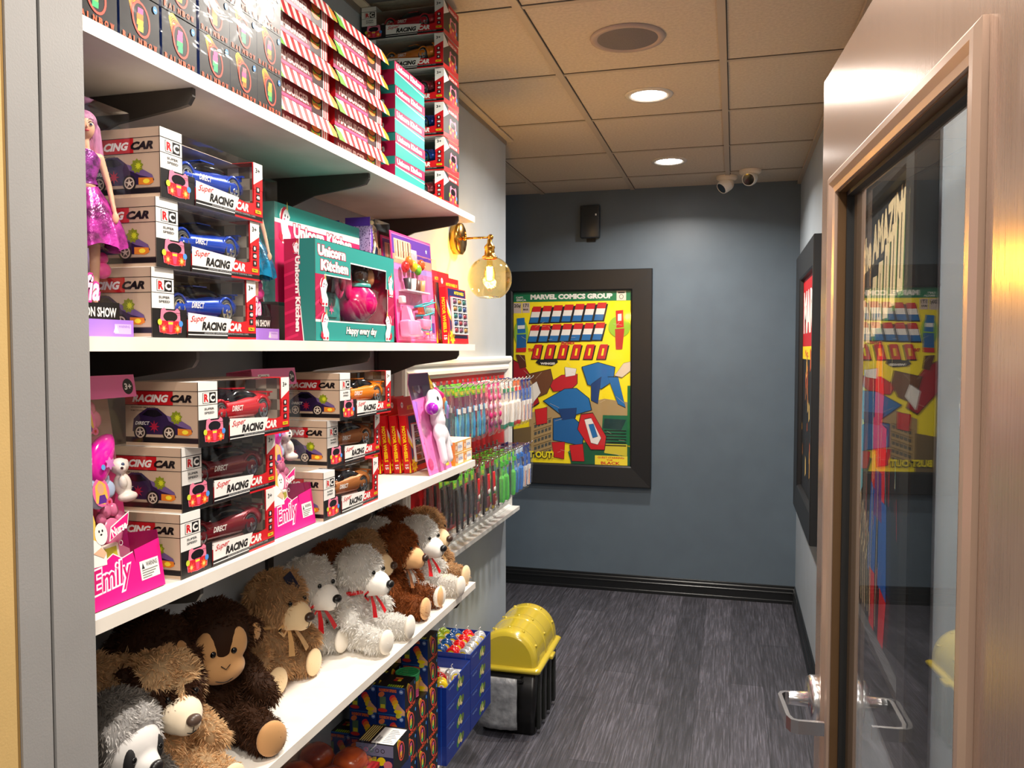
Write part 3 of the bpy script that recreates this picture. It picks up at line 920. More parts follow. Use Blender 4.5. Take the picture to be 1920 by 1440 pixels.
# ---------------------------------------------------------------- unicorn kitchen boxes
def unicorn(b, x, y, h, flip=1, mane=None):
    mane = mane or K(206, 24, 60)
    P = lambda q: [(x + flip * a * h, y + c * h) for a, c in q]
    sil = [(.05, 0), (.05, .22), (.0, .45), (-.06, .70), (.02, .86), (.16, .93), (.30, .86), (.40, .70), (.34, .58), (.30, .45), (.42, .25), (.40, 0)]
    cx, cy = .18, .45
    b.pg(P([(cx + (a - cx) * 1.25, cy + (c - cy) * 1.12) for a, c in sil]), WHT)
    b.pg(P(sil), K(250, 240, 244))
    b.pg(P([(-.08, .62), (.0, .88), (.14, 1.0), (.26, .96), (.12, .86), (.05, .74), (.02, .60)]), mane)
    b.pg(P([(.26, .92), (.30, 1.16), (.34, .90)]), K(240, 200, 90))
    b.pg(P([(-.05, 0), (-.16, .10), (-.10, .30), (.04, .18), (.05, 0)]), mane)
    b.el(x + flip * .18 * h, y + .74 * h, .028 * h, .045 * h, BLK, 10); b.el(x + flip * .32 * h, y + .72 * h, .025 * h, .04 * h, BLK, 10)
    b.el(x + flip * .14 * h, y + .64 * h, .04 * h, .03 * h, PINK, 10)
    b.el(x + flip * .12 * h, y + .03 * h, .07 * h, .05 * h, mane, 10); b.el(x + flip * .34 * h, y + .03 * h, .07 * h, .05 * h, mane, 10)
KW, KH, KD = .400, .208, .070
def kitchen_box(window=True):
    t = thing('unicorn_kitchen_box', None, 'toy box')
    b = MB()
    e = .0008
    MG = K(178, 16, 72)
    a0, a1, c0, c1 = .10 * KW, .90 * KW, .20 * KH, .72 * KH
    if window:
        b.box(-KD, 0, 0, 0, KW, e, TEAL).box(-KD, 0, e, -KD + e, KW, KH, DRED).box(-KD, 0, e, 0, e, KH, MG).box(-KD, KW - e, e, 0, KW, KH, MG).box(-KD, e, KH - e, 0, KW - e, KH, TEAL)
        hole = [(a0, c0), (a0, .66 * KH), (.36 * KW, .66 * KH), (.40 * KW, .84 * KH), (.86 * KW, .80 * KH), (a1, .50 * KH), (a1, c0)]
        # front frame pieces round the opening
        b.frame((0, 0, 0), (0, 1, 0), (0, 0, 1), 0)
        K_ = 0
        for q, m in (([(0, 0), (KW, 0), (KW, c0), (0, c0)], TEAL), ([(0, c0), (a0, c0), (a0, .66 * KH), (0, .66 * KH)], MG), ([(a1, c0), (KW, c0), (KW, .62 * KH), (a1, .62 * KH)], MG),
                     ([(0, .66 * KH), (.40 * KW, .66 * KH), (.40 * KW, KH), (0, KH)], TEAL), ([(.40 * KW, .83 * KH), (KW, .83 * KH), (KW, KH), (.40 * KW, KH)], TEAL), ([(.88 * KW, .62 * KH), (KW, .62 * KH), (KW, .83 * KH), (.88 * KW, .83 * KH)], TEAL)):
            b.pg(q, m, 0)
        b.k = 1
        for i in range(7):
            for aa, bb in ((0, a0), (a1, KW)):
                b.pg([(aa, c0 + i * .03), (bb, c0 + i * .03 + .02), (bb, c0 + i * .03 + .026), (aa, c0 + i * .03 + .006)], K(206, 40, 96), 1) if c0 + i * .03 + .026 < .62 * KH else None
        b.ln([(a0, c0), (a0, .66 * KH), (.40 * KW, .66 * KH), (.40 * KW, .83 * KH), (.88 * KW, .83 * KH), (.88 * KW, .62 * KH), (a1, .62 * KH), (a1, c0), (a0, c0)], .003, WHT)
        b.ln([(0, c0), (a0, c0)], .005, WHT)
        b.txo('Unicorn', .03 * KW, .84 * KH, .31 * KW, .11 * KH, WHT, MG, .0045, .07); b.txo('Kitchen', .06 * KW, .70 * KH, .31 * KW, .11 * KH, WHT, MG, .0045, .07)
        b.txo('Happy every day', .34 * KW, .055 * KH, .40 * KW, .10 * KH, WHT, BLK, .003, .04, .15)
        unicorn(b, .065 * KW, .36 * KH, .28 * KH); unicorn(b, .92 * KW, .55 * KH, .24 * KH, 1); unicorn(b, .07 * KW, .02 * KH, .27 * KH); unicorn(b, .93 * KW, .03 * KH, .30 * KH, -1)
    else:
        b.box(-KD, 0, 0, 0, KW, KH, TEAL)
    for (o, u, w_, hh) in (((-KD, 0, 0), (1, 0, 0), KD, KH),):
        b.frame(o, u, (0, 0, 1))
        b.rc(0, 0, w_, hh, K(170, 14, 62))
        for i in range(8):
            b.pg([(0, hh * i / 8), (w_ * .44, hh * i / 8 + .010), (w_ * .44, hh * i / 8 + .016), (0, hh * i / 8 + .006)], K(200, 30, 80)) if i < 7 else None
        b.pg([(w_ * .62, 0), (w_, 0), (w_, hh), (w_ * .5, hh), (w_ * .44, hh * .6)], K(36, 120, 112)); b.ln([(w_ * .62, 0), (w_ * .44, hh * .6), (w_ * .5, hh)], .002, WHT)
        b.txo('Unicorn Kitchen', w_ * .36, hh * .83, hh * .74, w_ * .16, WHT, MG, .0015, .05, 0, -PI / 2)
        unicorn(b, w_ * .33, hh * .86, hh * .11)
    b.frame((0, 0, KH), (0, 1, 0), (-1, 0, 0))
    b.rc(0, KD * .35, KW, KD, TEAL); b.rc(0, 0, KW, KD * .35, K(60, 190, 178))
    b.build('carton', t)
    if window:
        MB().add([(-.001, a0, c0), (-.001, a1, c0), (-.001, a1, .83 * KH), (-.001, a0, .83 * KH)], [(0, 1, 2, 3)], M_film).build('clear_window', t)
        HP, BR = K(230, 10, 110, .18, coat=.8), K(86, 44, 22, .2, coat=.6)
        def item(name, m, fn, c):
            q = MB(); fn(q); q.build(name, t, c)
        item('toy_pot', HP, lambda q: (q.lathe([(0, -.045), (.028, -.042), (.048, -.02), (.052, .0), (.046, .022), (.034, .034), (.032, .04)], HP, n=28), q.lathe([(.036, .036), (.036, .044), (.0, .046)], TEAL, n=24)), (-.042, .27, .092))
        item('toy_lid', HP, lambda q: (q.ball((0, 0, 0), (.008, .022, .040), HP, 18, 10), q.ball((.008, -.002, .002), (.006, .014, .026), K(150, 24, 60, .2), 14, 8)), (-.030, .165, .135))
        item('toy_pan', HP, lambda q: q.ball((0, 0, 0), (.008, .016, .038), HP, 16, 9), (-.034, .215, .135))
        item('toy_cake', BR, lambda q: (q.ball((0, 0, 0), (.014, .036, .026), BR, 20, 10), [q.ball((.013, .022 * math.cos(a), .016 * math.sin(a)), .0018, WHT, 6, 4) for a in range(6)], q.ball((.004, .03, -.004), (.014, .022, .024), K(196, 132, 84, .3), 16, 8)), (-.030, .275, .158))
        item('toy_tray', TEAL, lambda q: (q.rbox(-.004, -.05, -.034, .004, .05, .034, TEAL, .003), q.rbox(.003, -.036, -.022, .007, .03, .022, K(36, 150, 140), .002), q.frame((.008, 0, -.01), (0, 1, 0), (0, 0, 1)), q.star(0, .008, .014, PINK, 6)), (-.050, .150, .075))
        item('toy_spoon', HP, lambda q: (q.tube([(0, 0, -.035), (0, 0, .02)], .0025, HP), q.ball((0, 0, .03), (.004, .011, .016), HP)), (-.04, .098, .115))
        item('insert_card', DRED, lambda q: (q.box(-.001, -.158, -.055, .001, .158, .075, K(74, 14, 30))), (-KD + .004, .20, .10))
    return t
kb = kitchen_box()
put(kb, (-.822, 1.510, SH['second'] + .0006), 0, 'teal and pink unicorn kitchen box at the front of the eye-height shelf', 'unicorn kitchen boxes')
kb2 = kitchen_box(False)
kb2o = put(kb2, (-.925, 1.530, SH['second'] + .0826), 0, 'unicorn kitchen box rising behind the front one on the eye-height shelf', 'unicorn kitchen boxes')
b = MB().frame((0, 0, 0), (0, 1, 0), (0, 0, 1))
b.rc(0, .0, KW, KH * .80, K(206, 30, 92)); b.pg([(0, KH * .80), (KW, KH * .80), (KW, KH * .88), (0, KH * .84)], WHT)
b.txo('Unicorn Kitchen', .19 * KW, .68 * KH, .70 * KW, .15 * KH, WHT, K(178, 16, 72), .004, .05)
unicorn(b, .07 * KW, .62 * KH, .36 * KH)
b.build('printed_front', kb2o)
# flat stack on the topmost shelf
def flat_kitchen():
    t = thing('unicorn_kitchen_box', None, 'toy box')
    b = MB().box(-.20, 0, 0, 0, .205, .0585, TEAL)
    b.frame((0, 0, 0), (0, 1, 0), (0, 0, 1))
    b.rc(0, .034, .205, .0585, K(178, 16, 72)); b.ln([(0, .034), (.205, .026)], .0022, WHT)
    for i in range(14): b.pg([(i * .0147, .035), (i * .0147 + .004, .035), (i * .0147 + .007, .0575), (i * .0147 + .003, .0575)], K(206, 40, 96), 3)
    b.txo('Unicorn Kitchen', .012, .040, .17, .015, WHT, K(120, 10, 50), .0009, .05)
    b.frame((-.20, 0, 0), (1, 0, 0), (0, 0, 1))
    b.rc(0, 0, .2, .0385, K(178, 16, 72)); b.txo('Unicorn Kitchen', .02, .012, .15, .018, WHT, K(120, 10, 50), .0009, .05)
    b.build('carton', t)
    return t
fk = flat_kitchen()
for r in range(5):
    o = put(fk, (-.834, 1.95 + .003 * (r % 2), SH['top'] + .0006 + r * .0592), 0, 'teal and pink unicorn kitchen box lying flat, %s of five' % ('lowest', 'second from the bottom', 'middle', 'second from the top', 'uppermost')[r], 'flat unicorn kitchen boxes')
# ================================================================ SMOOTH BODIES (voxel-joined solids)
def blob(parts, voxel=.004, smooth=4):
    """parts: ('e', centre, radii, [rotation]) or ('c', p, q, r1, r2); returns (verts, faces) of ONE closed skin"""
    b = MB()
    for p in parts:
        if p[0] == 'e':
            b.ball(p[1], p[2], None, 20, 12, p[3] if len(p) > 3 else None)
        else:
            P, Q, r1, r2 = V(p[1]), V(p[2]), p[3], p[4]
            n = 7
            d = (Q - P).normalized()
            pts, rs = [P - d * r1 * .98], [r1 * .15]
            pts.append(P - d * r1 * .7); rs.append(r1 * .7)
            for i in range(n):
                pts.append(P.lerp(Q, i / (n - 1))); rs.append(r1 + (r2 - r1) * i / (n - 1))
            pts += [Q + d * r2 * .7, Q + d * r2 * .98]; rs += [r2 * .7, r2 * .15]
            b.tube(pts, rs, None, 14)
    me = bpy.data.meshes.new('solid')
    me.from_pydata(b.v, [], b.f)
    o = bpy.data.objects.new('solid', me)
    COL.objects.link(o)
    m = o.modifiers.new('r', 'REMESH'); m.mode = 'VOXEL'; m.voxel_size = voxel
    m = o.modifiers.new('s', 'SMOOTH'); m.iterations = smooth; m.factor = .5
    ev = bpy.data.meshes.new_from_object(o.evaluated_get(bpy.context.evaluated_depsgraph_get()))
    vs = [v.co[:] for v in ev.vertices]
    fs = [tuple(p.vertices) for p in ev.polygons]
    bpy.data.objects.remove(o); bpy.data.meshes.remove(me); bpy.data.meshes.remove(ev)
    return vs, fs

# ---------------------------------------------------------------- fashion dolls in clear boxes
def doll_box(hair, top, skirt, box):
    t = thing('fashion_doll_box', None, 'doll box')
    w, d, hh = .126, .070, .322
    VIO = K(104, 58, 178)
    dots = noisy('lilac_dots', [(.46, (204, 172, 226)), (.60, (204, 172, 226)), (.62, (120, 84, 150))], 260, .4, detail=0)
    b = MB()
    b.box(-d, 0, 0, 0, w, .0014, LAV).box(-d, 0, .0014, -d + .001, w, hh, K(150, 130, 176))
    b.box(-d, 0, .0014, 0, .0012, hh, dots)
    b.frame((-d, 0, 0), (1, 0, 0), (0, 0, 1)); b.rc(0, hh * .93, d, hh, VIO); b.rc(0, 0, d, .03, LAV)
    b.frame((0, 0, 0), (0, 1, 0), (0, 0, 1))
    b.rc(0, 0, w, .024, K(168, 122, 222)); b.pg([(0, .024), (w * .78, .024), (w * .78, .048), (w * .3, .046), (0, .040)], BLK)
    b.tx('FASHION SHOW', .004, .027, w * .70, .0135, WHT, .03)
    b.rc(w * .70, .004, w * .96, .018, K(206, 180, 236)); b.tx('WARNING', w * .76, .0125, w * .18, .004, K(150, 110, 200))
    b.pg([(w * .68, .006), (w * .72, .017), (w * .76, .006)], WHT)
    b.rc(0, .040, w * .075, hh * .96, dots); b.pg([(w * .075, .04), (w * .19, .04), (w * .17, hh * .5), (w * .10, hh * .97), (w * .04, hh * .97), (w * .05, hh * .5)], VIO)
    for i in range(2):
        for j in range(2):
            x, y = w * (.055 + .085 * i), hh * (.47 + .035 * j)
            b.rc(x, y, x + w * .07, y + .0095, K(70, 34, 130)); b.pg([(x, y + .0095), (x + w * .035, y + .005), (x + w * .07, y + .0095)], K(170, 140, 226))
    b.txo('Sofia', .002, .048, w * .46, .036, K(250, 214, 236), K(236, 60, 160), .002, .03, .25)
    # name tag
    q = [(w * .07, hh * .70), (w * .17, hh * .685), (w * .27, hh * .80), (w * .20, hh * .825)]
    b.pg(q, CRM); b.tx('Sofia', w * .10, hh * .70, w * .19, .012, BLK, .02, .3, math.radians(58))
    for k in range(5): b.ring(w * (.045 + .03 * k), hh * (.93 - .022 * k), .0035, .0028, .001, WHT, 10)
    b.ball((.002, w * .04, hh * .955), .006, K(226, 196, 150, .3), 10, 7)
    b.build('box_card', t)
    f = MB().add([(-.0006, 0, .024), (-.0006, w, .024), (-.0006, w, hh), (-.0006, 0, hh), (-d, 0, hh), (-d, w, hh), (-d, w, .002), (0, w, .002)],
                 [(0, 1, 2, 3), (3, 2, 5, 4), (2, 7, 6, 5)], M_film)
    f.build('clear_window', t)
    # ---- the doll: stands at the middle, turned towards the viewer
    dl = MB()
    vs, fs = blob([('e', (0, 0, .262), (.0125, .0115, .0165)), ('c', (0, 0, .246), (0, 0, .236), .0048, .0052), ('e', (0, 0, .222), (.009, .0165, .013)), ('e', (.002, 0, .213), (.011, .0135, .011)),
                   ('c', (0, 0, .200), (0, 0, .188), .0085, .0125), ('e', (0, 0, .180), (.011, .0155, .014)),
                   ('c', (0, .0165, .226), (.002, .026, .190), .0050, .0038), ('c', (.002, .026, .190), (.010, .030, .158), .0038, .0028), ('e', (.011, .031, .150), (.003, .0045, .008)),
                   ('c', (0, -.0165, .226), (.002, -.026, .190), .0050, .0038), ('c', (.002, -.026, .190), (.010, -.030, .158), .0038, .0028), ('e', (.011, -.031, .150), (.003, .0045, .008)),
                   ('c', (0, .0085, .172), (0, .008, .095), .0092, .0062), ('c', (0, .008, .095), (0, .007, .035), .0066, .0036), ('e', (.007, .007, .028), (.012, .005, .005)),
                   ('c', (0, -.0085, .172), (0, -.008, .095), .0092, .0062), ('c', (0, -.008, .095), (0, -.007, .035), .0066, .0036), ('e', (.007, -.007, .028), (.012, .005, .005))], .0016, 5)
    dl.add(vs, fs, SKIN, True)
    zf = .262
    for s in (-1, 1):
        dl.ball((.0108, s * .0048, zf + .001), (.0022, .0027, .0016), WHT, 10, 6); dl.ball((.0124, s * .0047, zf + .001), (.0012, .0015, .0015), K(40, 60, 90), 8, 5)
        dl.tube([(.0118, s * .0022, zf + .0032), (.0128, s * .0048, zf + .0041), (.0112, s * .0078, zf + .0030)], .0005, BLK, 5)
        dl.tube([(.0122, s * .002, zf + .0065), (.0126, s * .0048, zf + .0076), (.0108, s * .008, zf + .0066)], .0004, BRN, 5)
    dl.ball((.0142, 0, zf - .0025), (.0018, .0014, .0022), SKIN, 8, 5)
    dl.ball((.0128, 0, zf - .0072), (.0016, .0030, .0011), K(206, 60, 80, .3), 10, 6)
    body = dl.build('doll', t, (-.034, .078, .000), math.radians(-38)); body.scale = (1.12, 1.12, 1.12)
    # hair
    b = MB()
    hv, hf = blob([('e', (-.004, 0, .268), (.0150, .0150, .0155)), ('c', (-.008, .010, .262), (-.008, .016, .226), .009, .007), ('c', (-.008, -.010, .262), (-.008, -.014, .226), .009, .007), ('c', (-.012, 0, .258), (-.013, 0, .205), .012, .008)], .0018, 4)
    b.add(hv, hf, noisy('doll_hair', [(.3, tuple(int(c * .72) for c in hair)), (.7, hair)], 90, .35, (400, .5), vec=(3, 3, .3)), True)
    b.build('hair', body)
    # dress: bodice and flared skirt
    md = noisy('satin_dress', [(.35, tuple(int(c * .55) for c in top)), (.6, top)], 120, .22, (500, .4), .3)
    b = MB()
    rings = []
    for z_, rx, ry in ((.229, .0098, .0150), (.222, .0118, .0176), (.212, .0140, .0160), (.198, .0100, .0112), (.190, .0115, .0140)):
        rings.append([(rx * math.cos(a) + .0005, ry * math.sin(a), z_ + .004 * (math.cos(2 * a) * (z_ > .225))) for a in [2 * PI * k / 20 for k in range(20)]])
    b.loft(rings, md, cap=False)
    b.build('bodice', body)
    ms = noisy('gauze_skirt', [(.35, tuple(int(c * .5) for c in skirt)), (.62, skirt)], 60, .25, (300, .4), .3)
    b = MB()
    rings = []
    n = 48
    for i in range(8):
        f_ = i / 7
        r = .0125 + .030 * math.sin(f_ * PI / 2)
        rings.append([((r * (1 + .13 * f_ * math.cos(9 * a))) * .72 * math.cos(a), (r * (1 + .13 * f_ * math.cos(9 * a))) * math.sin(a), .190 - .078 * f_ + .004 * f_ * math.sin(5 * a)) for a in [2 * PI * k / n for k in range(n)]])
    b.loft(rings, ms, cap=False)
    b.build('skirt', body)
    b = MB()
    b.ball((-.03, w * .80, .095), (.010, .014, .012), K(244, 60, 160, .3), 14, 8); b.ball((-.03, w * .80, .112), (.007, .010, .009), K(200, 40, 130, .3), 12, 7)
    b.build('toy_bag', t)
    return t
d1 = doll_box((206, 132, 176), (176, 60, 170), (214, 66, 180), None)
d2 = doll_box((240, 206, 150), (10, 120, 170), (20, 150, 200), None)
put(d1, (-.846, .888, SH['second'] + .0006), 0, 'clear doll box by the left edge, doll with pink hair and purple dress', 'fashion doll boxes')
put(d2, (-.898, 1.372, SH['second'] + .0006), 0, 'clear doll box with a blonde doll in a shiny blue dress', 'fashion doll boxes')
for x, y, lab in ((-.905, 1.952, 'lilac dotted doll box turned sideways behind the front unicorn kitchen box'), (-1.008, 1.985, 'darker lilac doll box furthest back beside the shelf wall')):
    o = put(d2, (x, y, SH['second'] + .0006), 0, lab, 'fashion doll boxes')
# hair ribbon box behind uses the same print

# ---------------------------------------------------------------- nurse doll boxes (leaning back)
def nurse_box():
    t = thing('nurse_doll_box', None, 'doll box')
    w, hh, d = .160, .325, .055
    PK, MAG, PB = K(232, 14, 130), K(150, 14, 84), K(226, 108, 160)
    b = MB()
    b.box(-d, 0, 0, 0, w, .0012, MAG).box(-d, 0, .0012, -d + .001, w, hh, K(206, 120, 150)).box(-d, 0, hh - .001, 0, w, hh, PB)
    b.box(-d, 0, 0, 0, .001, .075, MAG).box(-d, w - .001, 0, 0, w, .085, MAG).box(-.001, 0, 0, 0, w, .042, PK)
    b.frame((-d + .001, 0, 0), (0, 1, 0), (0, 0, 1))
    b.pg([(w * .3, .05), (w, .09), (w, .19), (w * .7, .20), (w * .4, .13)], K(176, 40, 100)); b.pg([(w * .5, .11), (w, .06), (w, .11), (w * .7, .13)], K(140, 20, 84))
    b.rc(w * .62, .24, w, .30, K(150, 120, 112)); b.rc(.0, .2, w * .4, .3, K(110, 74, 80))
    for k in range(3): b.ring(w * (.85 - .04 * k), .15 + .012 * k, .012, .018, .0014, K(200, 60, 110))
    b.frame((0, 0, 0), (0, 1, 0), (0, 0, 1))
    b.rc(0, hh - .034, w, hh, PB)
    b.rc(.020, hh - .021, .060, hh - .011, WHT); b.tx('Trendy', .024, hh - .0195, .032, .007, BLK, .02)
    b.el(w * .90, hh - .018, .011, .012, BLK); b.tx('3+', w * .90 - .007, hh - .023, .0145, .010, WHT, .03)
    b.pg([(0, 0), (w, 0), (w, .072), (w * .66, .066), (w * .66, .046), (.0, .030)], PK)
    b.pg([(0, .03), (w * .66, .046), (w * .64, .064), (w * .5, .060), (w * .4, .070), (w * .28, .062), (w * .1, .058), (0, .062)], PK)
    b.ln([(0, .062), (w * .1, .058), (w * .28, .062), (w * .4, .070), (w * .5, .060), (w * .64, .064)], .0016, WHT)
    b.txo('Emily', .020, .012, w * .48, .042, K(206, 8, 108), K(252, 226, 240), .0028, .01, .3, .06)
    b.rc(w * .70, .018, w * .95, .046, WHT); b.tx('WARNING:', w * .78, .036, w * .155, .007, BLK, .02); b.pg([(w * .72, .034), (w * .74, .043), (w * .76, .034)], DGR)
    for k in range(4): b.rc(w * .72, .031 - k * .0035, w * (.93 - .03 * k), .0325 - k * .0035, GREY)
    # printed nurse with long blonde hair holding a white puppy
    HY = K(246, 196, 84)
    b.pg([(.004, .062), (.002, .095), (.006, .128), (.014, .146), (.026, .150), (.036, .142), (.040, .120), (.038, .100), (.046, .078), (.046, .062)], HY)
    b.pg([(.000, .060), (.004, .092), (.020, .104), (.040, .092), (.052, .074), (.050, .058)], WHT)
    b.el(.024, .126, .0105, .0145, SKIN); b.pg([(.012, .132), (.014, .148), (.030, .149), (.036, .138), (.028, .140), (.020, .144)], HY)
    b.el(.0205, .128, .0014, .0018, BLU); b.el(.0285, .128, .0014, .0018, BLU); b.el(.025, .1185, .003, .0014, RED)
    b.el(.047, .102, .0115, .0155, WHT); b.el(.044, .106, .0015, .002, BLK); b.el(.050, .106, .0015, .002, BLK); b.el(.047, .101, .002, .0014, BLK)
    b.pg([(.028, .078), (.044, .084), (.052, .074), (.046, .068)], SKIN)
    b.el(.010, .172, .016, .019, K(244, 60, 150)); b.el(.004, .160, .011, .010, K(244, 60, 150)); b.ring(.010, .172, .0175, .0205, .0016, WHT)
    for k in range(3): b.tx(('Love To', 'Keep My', 'Friends!')[k], .001, .180 - .008 * k, .018, .0045, WHT, .01, 0, .1)
    b.pg([(w * .37, .088), (w * .62, .104), (w * .66, .124), (w * .41, .108)], WHT); b.pg([(w * .385, .0895), (w * .615, .105), (w * .648, .1215), (w * .418, .1065)], K(220, 20, 120))
    b.tx('Nurse', w * .42, .0925, w * .20, .0125, WHT, .04, .1, .25)
    b.build('box_card', t)
    MB().add([(-.0004, 0, .04), (-.0004, w, .04), (-.0004, w, hh - .033), (-.0004, 0, hh - .033), (-d, w, .085), (-d, w, hh), (0, w, hh - .001)], [(0, 1, 2, 3), (1, 4, 5, 6)], M_film).build('clear_window', t)
    # toys inside
    PT = K(232, 20, 170, .15, coat=.8)
    b = MB()
    rings = []
    for i in range(13):
        a = -PI / 2 + PI * i / 12
        r = .026 * math.cos(a * .96)
        rings.append([V((-.018 + .012 * math.cos(q) * (r / .026), w * .60 + .026 * math.sin(a) * .75 + r * math.sin(q) * .8 - .010 * math.cos(a), .205 + .034 * math.sin(a) - r * math.sin(q) * .35)) for q in [2 * PI * k / 16 for k in range(16)]])
    b.loft(rings, PT)
    b.frame((-.004, w * .56, .197), (0, 1, 0), (0, 0, 1)); b.star(0, 0, .010, K(206, 120, 190), 6, .6); b.el(-.014, -.004, .004, .004, LBL)
    b.build('toy_basin', t)
    def charm(name, cy, cz, base):
        q = MB(); M = base
        for k in range(5):
            a = PI / 2 + (k - 2) * .75
            q.ball((-.022, cy + .026 * math.cos(a), cz + .024 * math.sin(a)), (.005, .012, .013), M, 12, 7)
        q.ball((-.020, cy, cz), (.007, .022, .024), M, 16, 9)
        q.frame((-.0125, cy, cz), (0, 1, 0), (0, 0, 1))
        q.el(0, 0, .016, .021, K(240, 110, 170)); q.pg([(-.012, -.014), (-.010, .010), (0, .018), (.010, .010), (.012, -.012), (.004, -.018)], HY); q.el(0, .005, .006, .008, SKIN); q.pg([(-.008, -.016), (-.004, -.004), (.006, -.004), (.010, -.016)], PUR)
        q.el(.013, -.016, .006, .006, PINK) ; q.star(.013, -.016, .004, RED, 6)
        q.build(name, t)
    charm('toy_badge', w * .42, .262, K(214, 120, 150, .25)); charm('toy_handbag', w * .46, .158, K(176, 196, 224, .25))
    b = MB()
    CW = K(226, 214, 204, .4)
    vs, fs = blob([('e', (-.020, w * .78, .190), (.012, .0155, .0125)), ('e', (-.012, w * .735, .186), (.008, .008, .007)), ('e', (-.022, w * .86, .194), (.006, .008, .006)), ('e', (-.022, w * .80, .162), (.012, .014, .018)), ('e', (-.016, w * .80, .143), (.012, .017, .008)), ('e', (-.012, w * .74, .166), (.006, .006, .010))], .0018, 5)
    b.add(vs, fs, CW, True); b.ball((-.0075, w * .74, .192), (.002, .003, .003), K(60, 80, 110), 8, 5); b.ball((-.005, w * .705, .187), .0022, BLK, 8, 5)
    b.build('toy_puppy', t)
    b = MB()
    for y_, z_, r in ((.64, .095, .020), (.53, .118, .008), (.60, .128, .009), (.69, .128, .009), (.76, .115, .009)):
        b.ball((-.030, w * y_, z_), (.006, r, r * 1.1), K(222, 120, 160, .3), 16, 9)
    b.build('toy_paw', t)
    b = MB().rbox(-.026, w * .36, .050, -.018, w * .62, .082, K(236, 226, 210), .003); b.frame((-.0178, w * .38, .053), (0, 1, 0), (0, 0, 1)); b.rc(0, 0, w * .20, .024, K(196, 196, 60)); b.ring(w * .26, .026, .004, .004, .001, WHT)
    b.build('toy_case', t)
    b = MB().tube([(-.028, .012, .270), (-.024, .016, .235), (-.026, .013, .200)], [.006, .012, .010], K(240, 206, 214), 10).tube([(-.026, .010, .245), (-.018, .022, .200), (-.018, .024, .170)], [.004, .005, .004], K(240, 206, 214), 8)
    b.frame((-.012, .018, .243), (0, 1, 0), (0, 0, 1)); b.rc(-.004, -.001, .004, .001, RED); b.rc(-.001, -.004, .001, .004, RED)
    b.build('toy_coat', t)
    return t
nb = nurse_box()
put(nb, (-.838, .903, SH['third'] + .0015), 0, 'pink nurse doll play set box leaning back at the left edge', 'pink nurse doll boxes', rot=(0, -math.radians(9), 0))
put(nb, (-.838, 1.372, SH['third'] + .0015), 0, 'pink nurse doll play set box squeezed between two piles of car boxes', 'pink nurse doll boxes', rot=(0, -math.radians(8), 0))

# ---------------------------------------------------------------- motor wheel packs
def motor_pack(w=.20, hh=.168, tk=.0225, flap=.05):
    t = thing('motor_wheels_pack', None, 'toy pack')
    R_ = K(206, 10, 22)
    b = MB().box(-tk, 0, 0, 0, w, hh, R_)
    b.box(-tk, 0, hh, -tk + .001, w, hh + flap, R_)
    b.frame((-tk, 0, 0), (1, 0, 0), (0, 0, 1))
    b.tx('MOTOR WHEELS', tk * .26, hh * .82, hh * .62, tk * .5, YEL, .05, 0, -PI / 2)
    b.tx('15', tk * .26, hh * .15, hh * .08, tk * .45, WHT, .04, 0, -PI / 2)
    b.pg([(tk * .75, 0), (tk, 0), (tk, hh * .22)], YEL)
    b.frame((0, 0, 0), (0, 1, 0), (0, 0, 1))
    NB = K(20, 24, 84)
    b.rc(.016, .016, w * .97, hh * .98, NB); b.pg([(0, hh * .55), (.03, hh * .40), (.03, hh * .48), (0, hh * .66)], YEL); b.pg([(0, hh * .66), (.03, hh * .48), (.03, hh * .56), (0, hh * .78)], WHT)
    b.tx('MOTOR WHEELS', w * .40, hh * .89, w * .50, hh * .06, YEL, .04, .2)
    b.rc(.030, .026, w * .93, hh * .85, RED); b.rc(.034, .030, w * .915, hh * .82, DGR)
    b.star(.030, .020, .026, YEL, 9, .6); b.tx('15', .018, .013, .016, .012, RED, .03); b.pg([(.03, .04), (.05, .052), (.046, .040), (.062, .044), (.04, .024)], BLK)
    b.frame((-tk + .001, 0, hh), (0, 1, 0), (0, 0, 1))
    b.el(w * .16, flap * .6, .009, .009, WHT); b.tx('toys', w * .16 - .006, flap * .55, .012, .006, DGR); b.tx('MOTOR WHEELS 15', w * .34, flap * .26, w * .58, flap * .28, YEL, .04, .15)
    b.build('carton', t)
    cols = [K(150, 30, 40, .25), K(30, 100, 90, .25), K(120, 60, 90, .25), K(40, 60, 120, .25), K(170, 120, 40, .25)]
    b = MB()
    for i in range(3):
        for j in range(5):
            cy, cz = .034 + (w * .915 - .034) * (i + .5) / 3, .030 + (hh * .82 - .030) * (j + .5) / 5
            b.loft([[(.0012 + x_, cy - .018 * q, cz - .006), (.0012 + x_, cy + .018 * q, cz - .006), (.0012 + x_, cy + .017 * q, cz + .002), (.0012 + x_, cy + .008 * q, cz + .007 * q), (.0012 + x_, cy - .006 * q, cz + .007 * q), (.0012 + x_, cy - .016 * q, cz + .001)] for x_, q in ((0, 1), (.005, .95), (.007, .7))], cols[(i * 2 + j * 3) % 5])
    b.build('toy_car', t, kind=None)['label'] = 'fifteen tiny cars in rows'
    b = MB()
    wh = K(214, 214, 216, .3)
    for i in range(4):
        y = .034 + (w * .915 - .034) * i / 3; b.box(.001, y - .0018, .030, .0078, y + .0018, hh * .82, wh)
    for j in range(6):
        z_ = .030 + (hh * .82 - .030) * j / 5; b.box(.001, .034, z_ - .0018, .0076, w * .915, z_ + .0018, wh)
    b.build('blister_grid', t)
    MB().add([(.0085, .034, .03), (.0085, w * .915, .03), (.0085, w * .915, hh * .82), (.0085, .034, hh * .82)], [(0, 1, 2, 3)], M_film).build('clear_window', t)
    return t
mp = motor_pack()
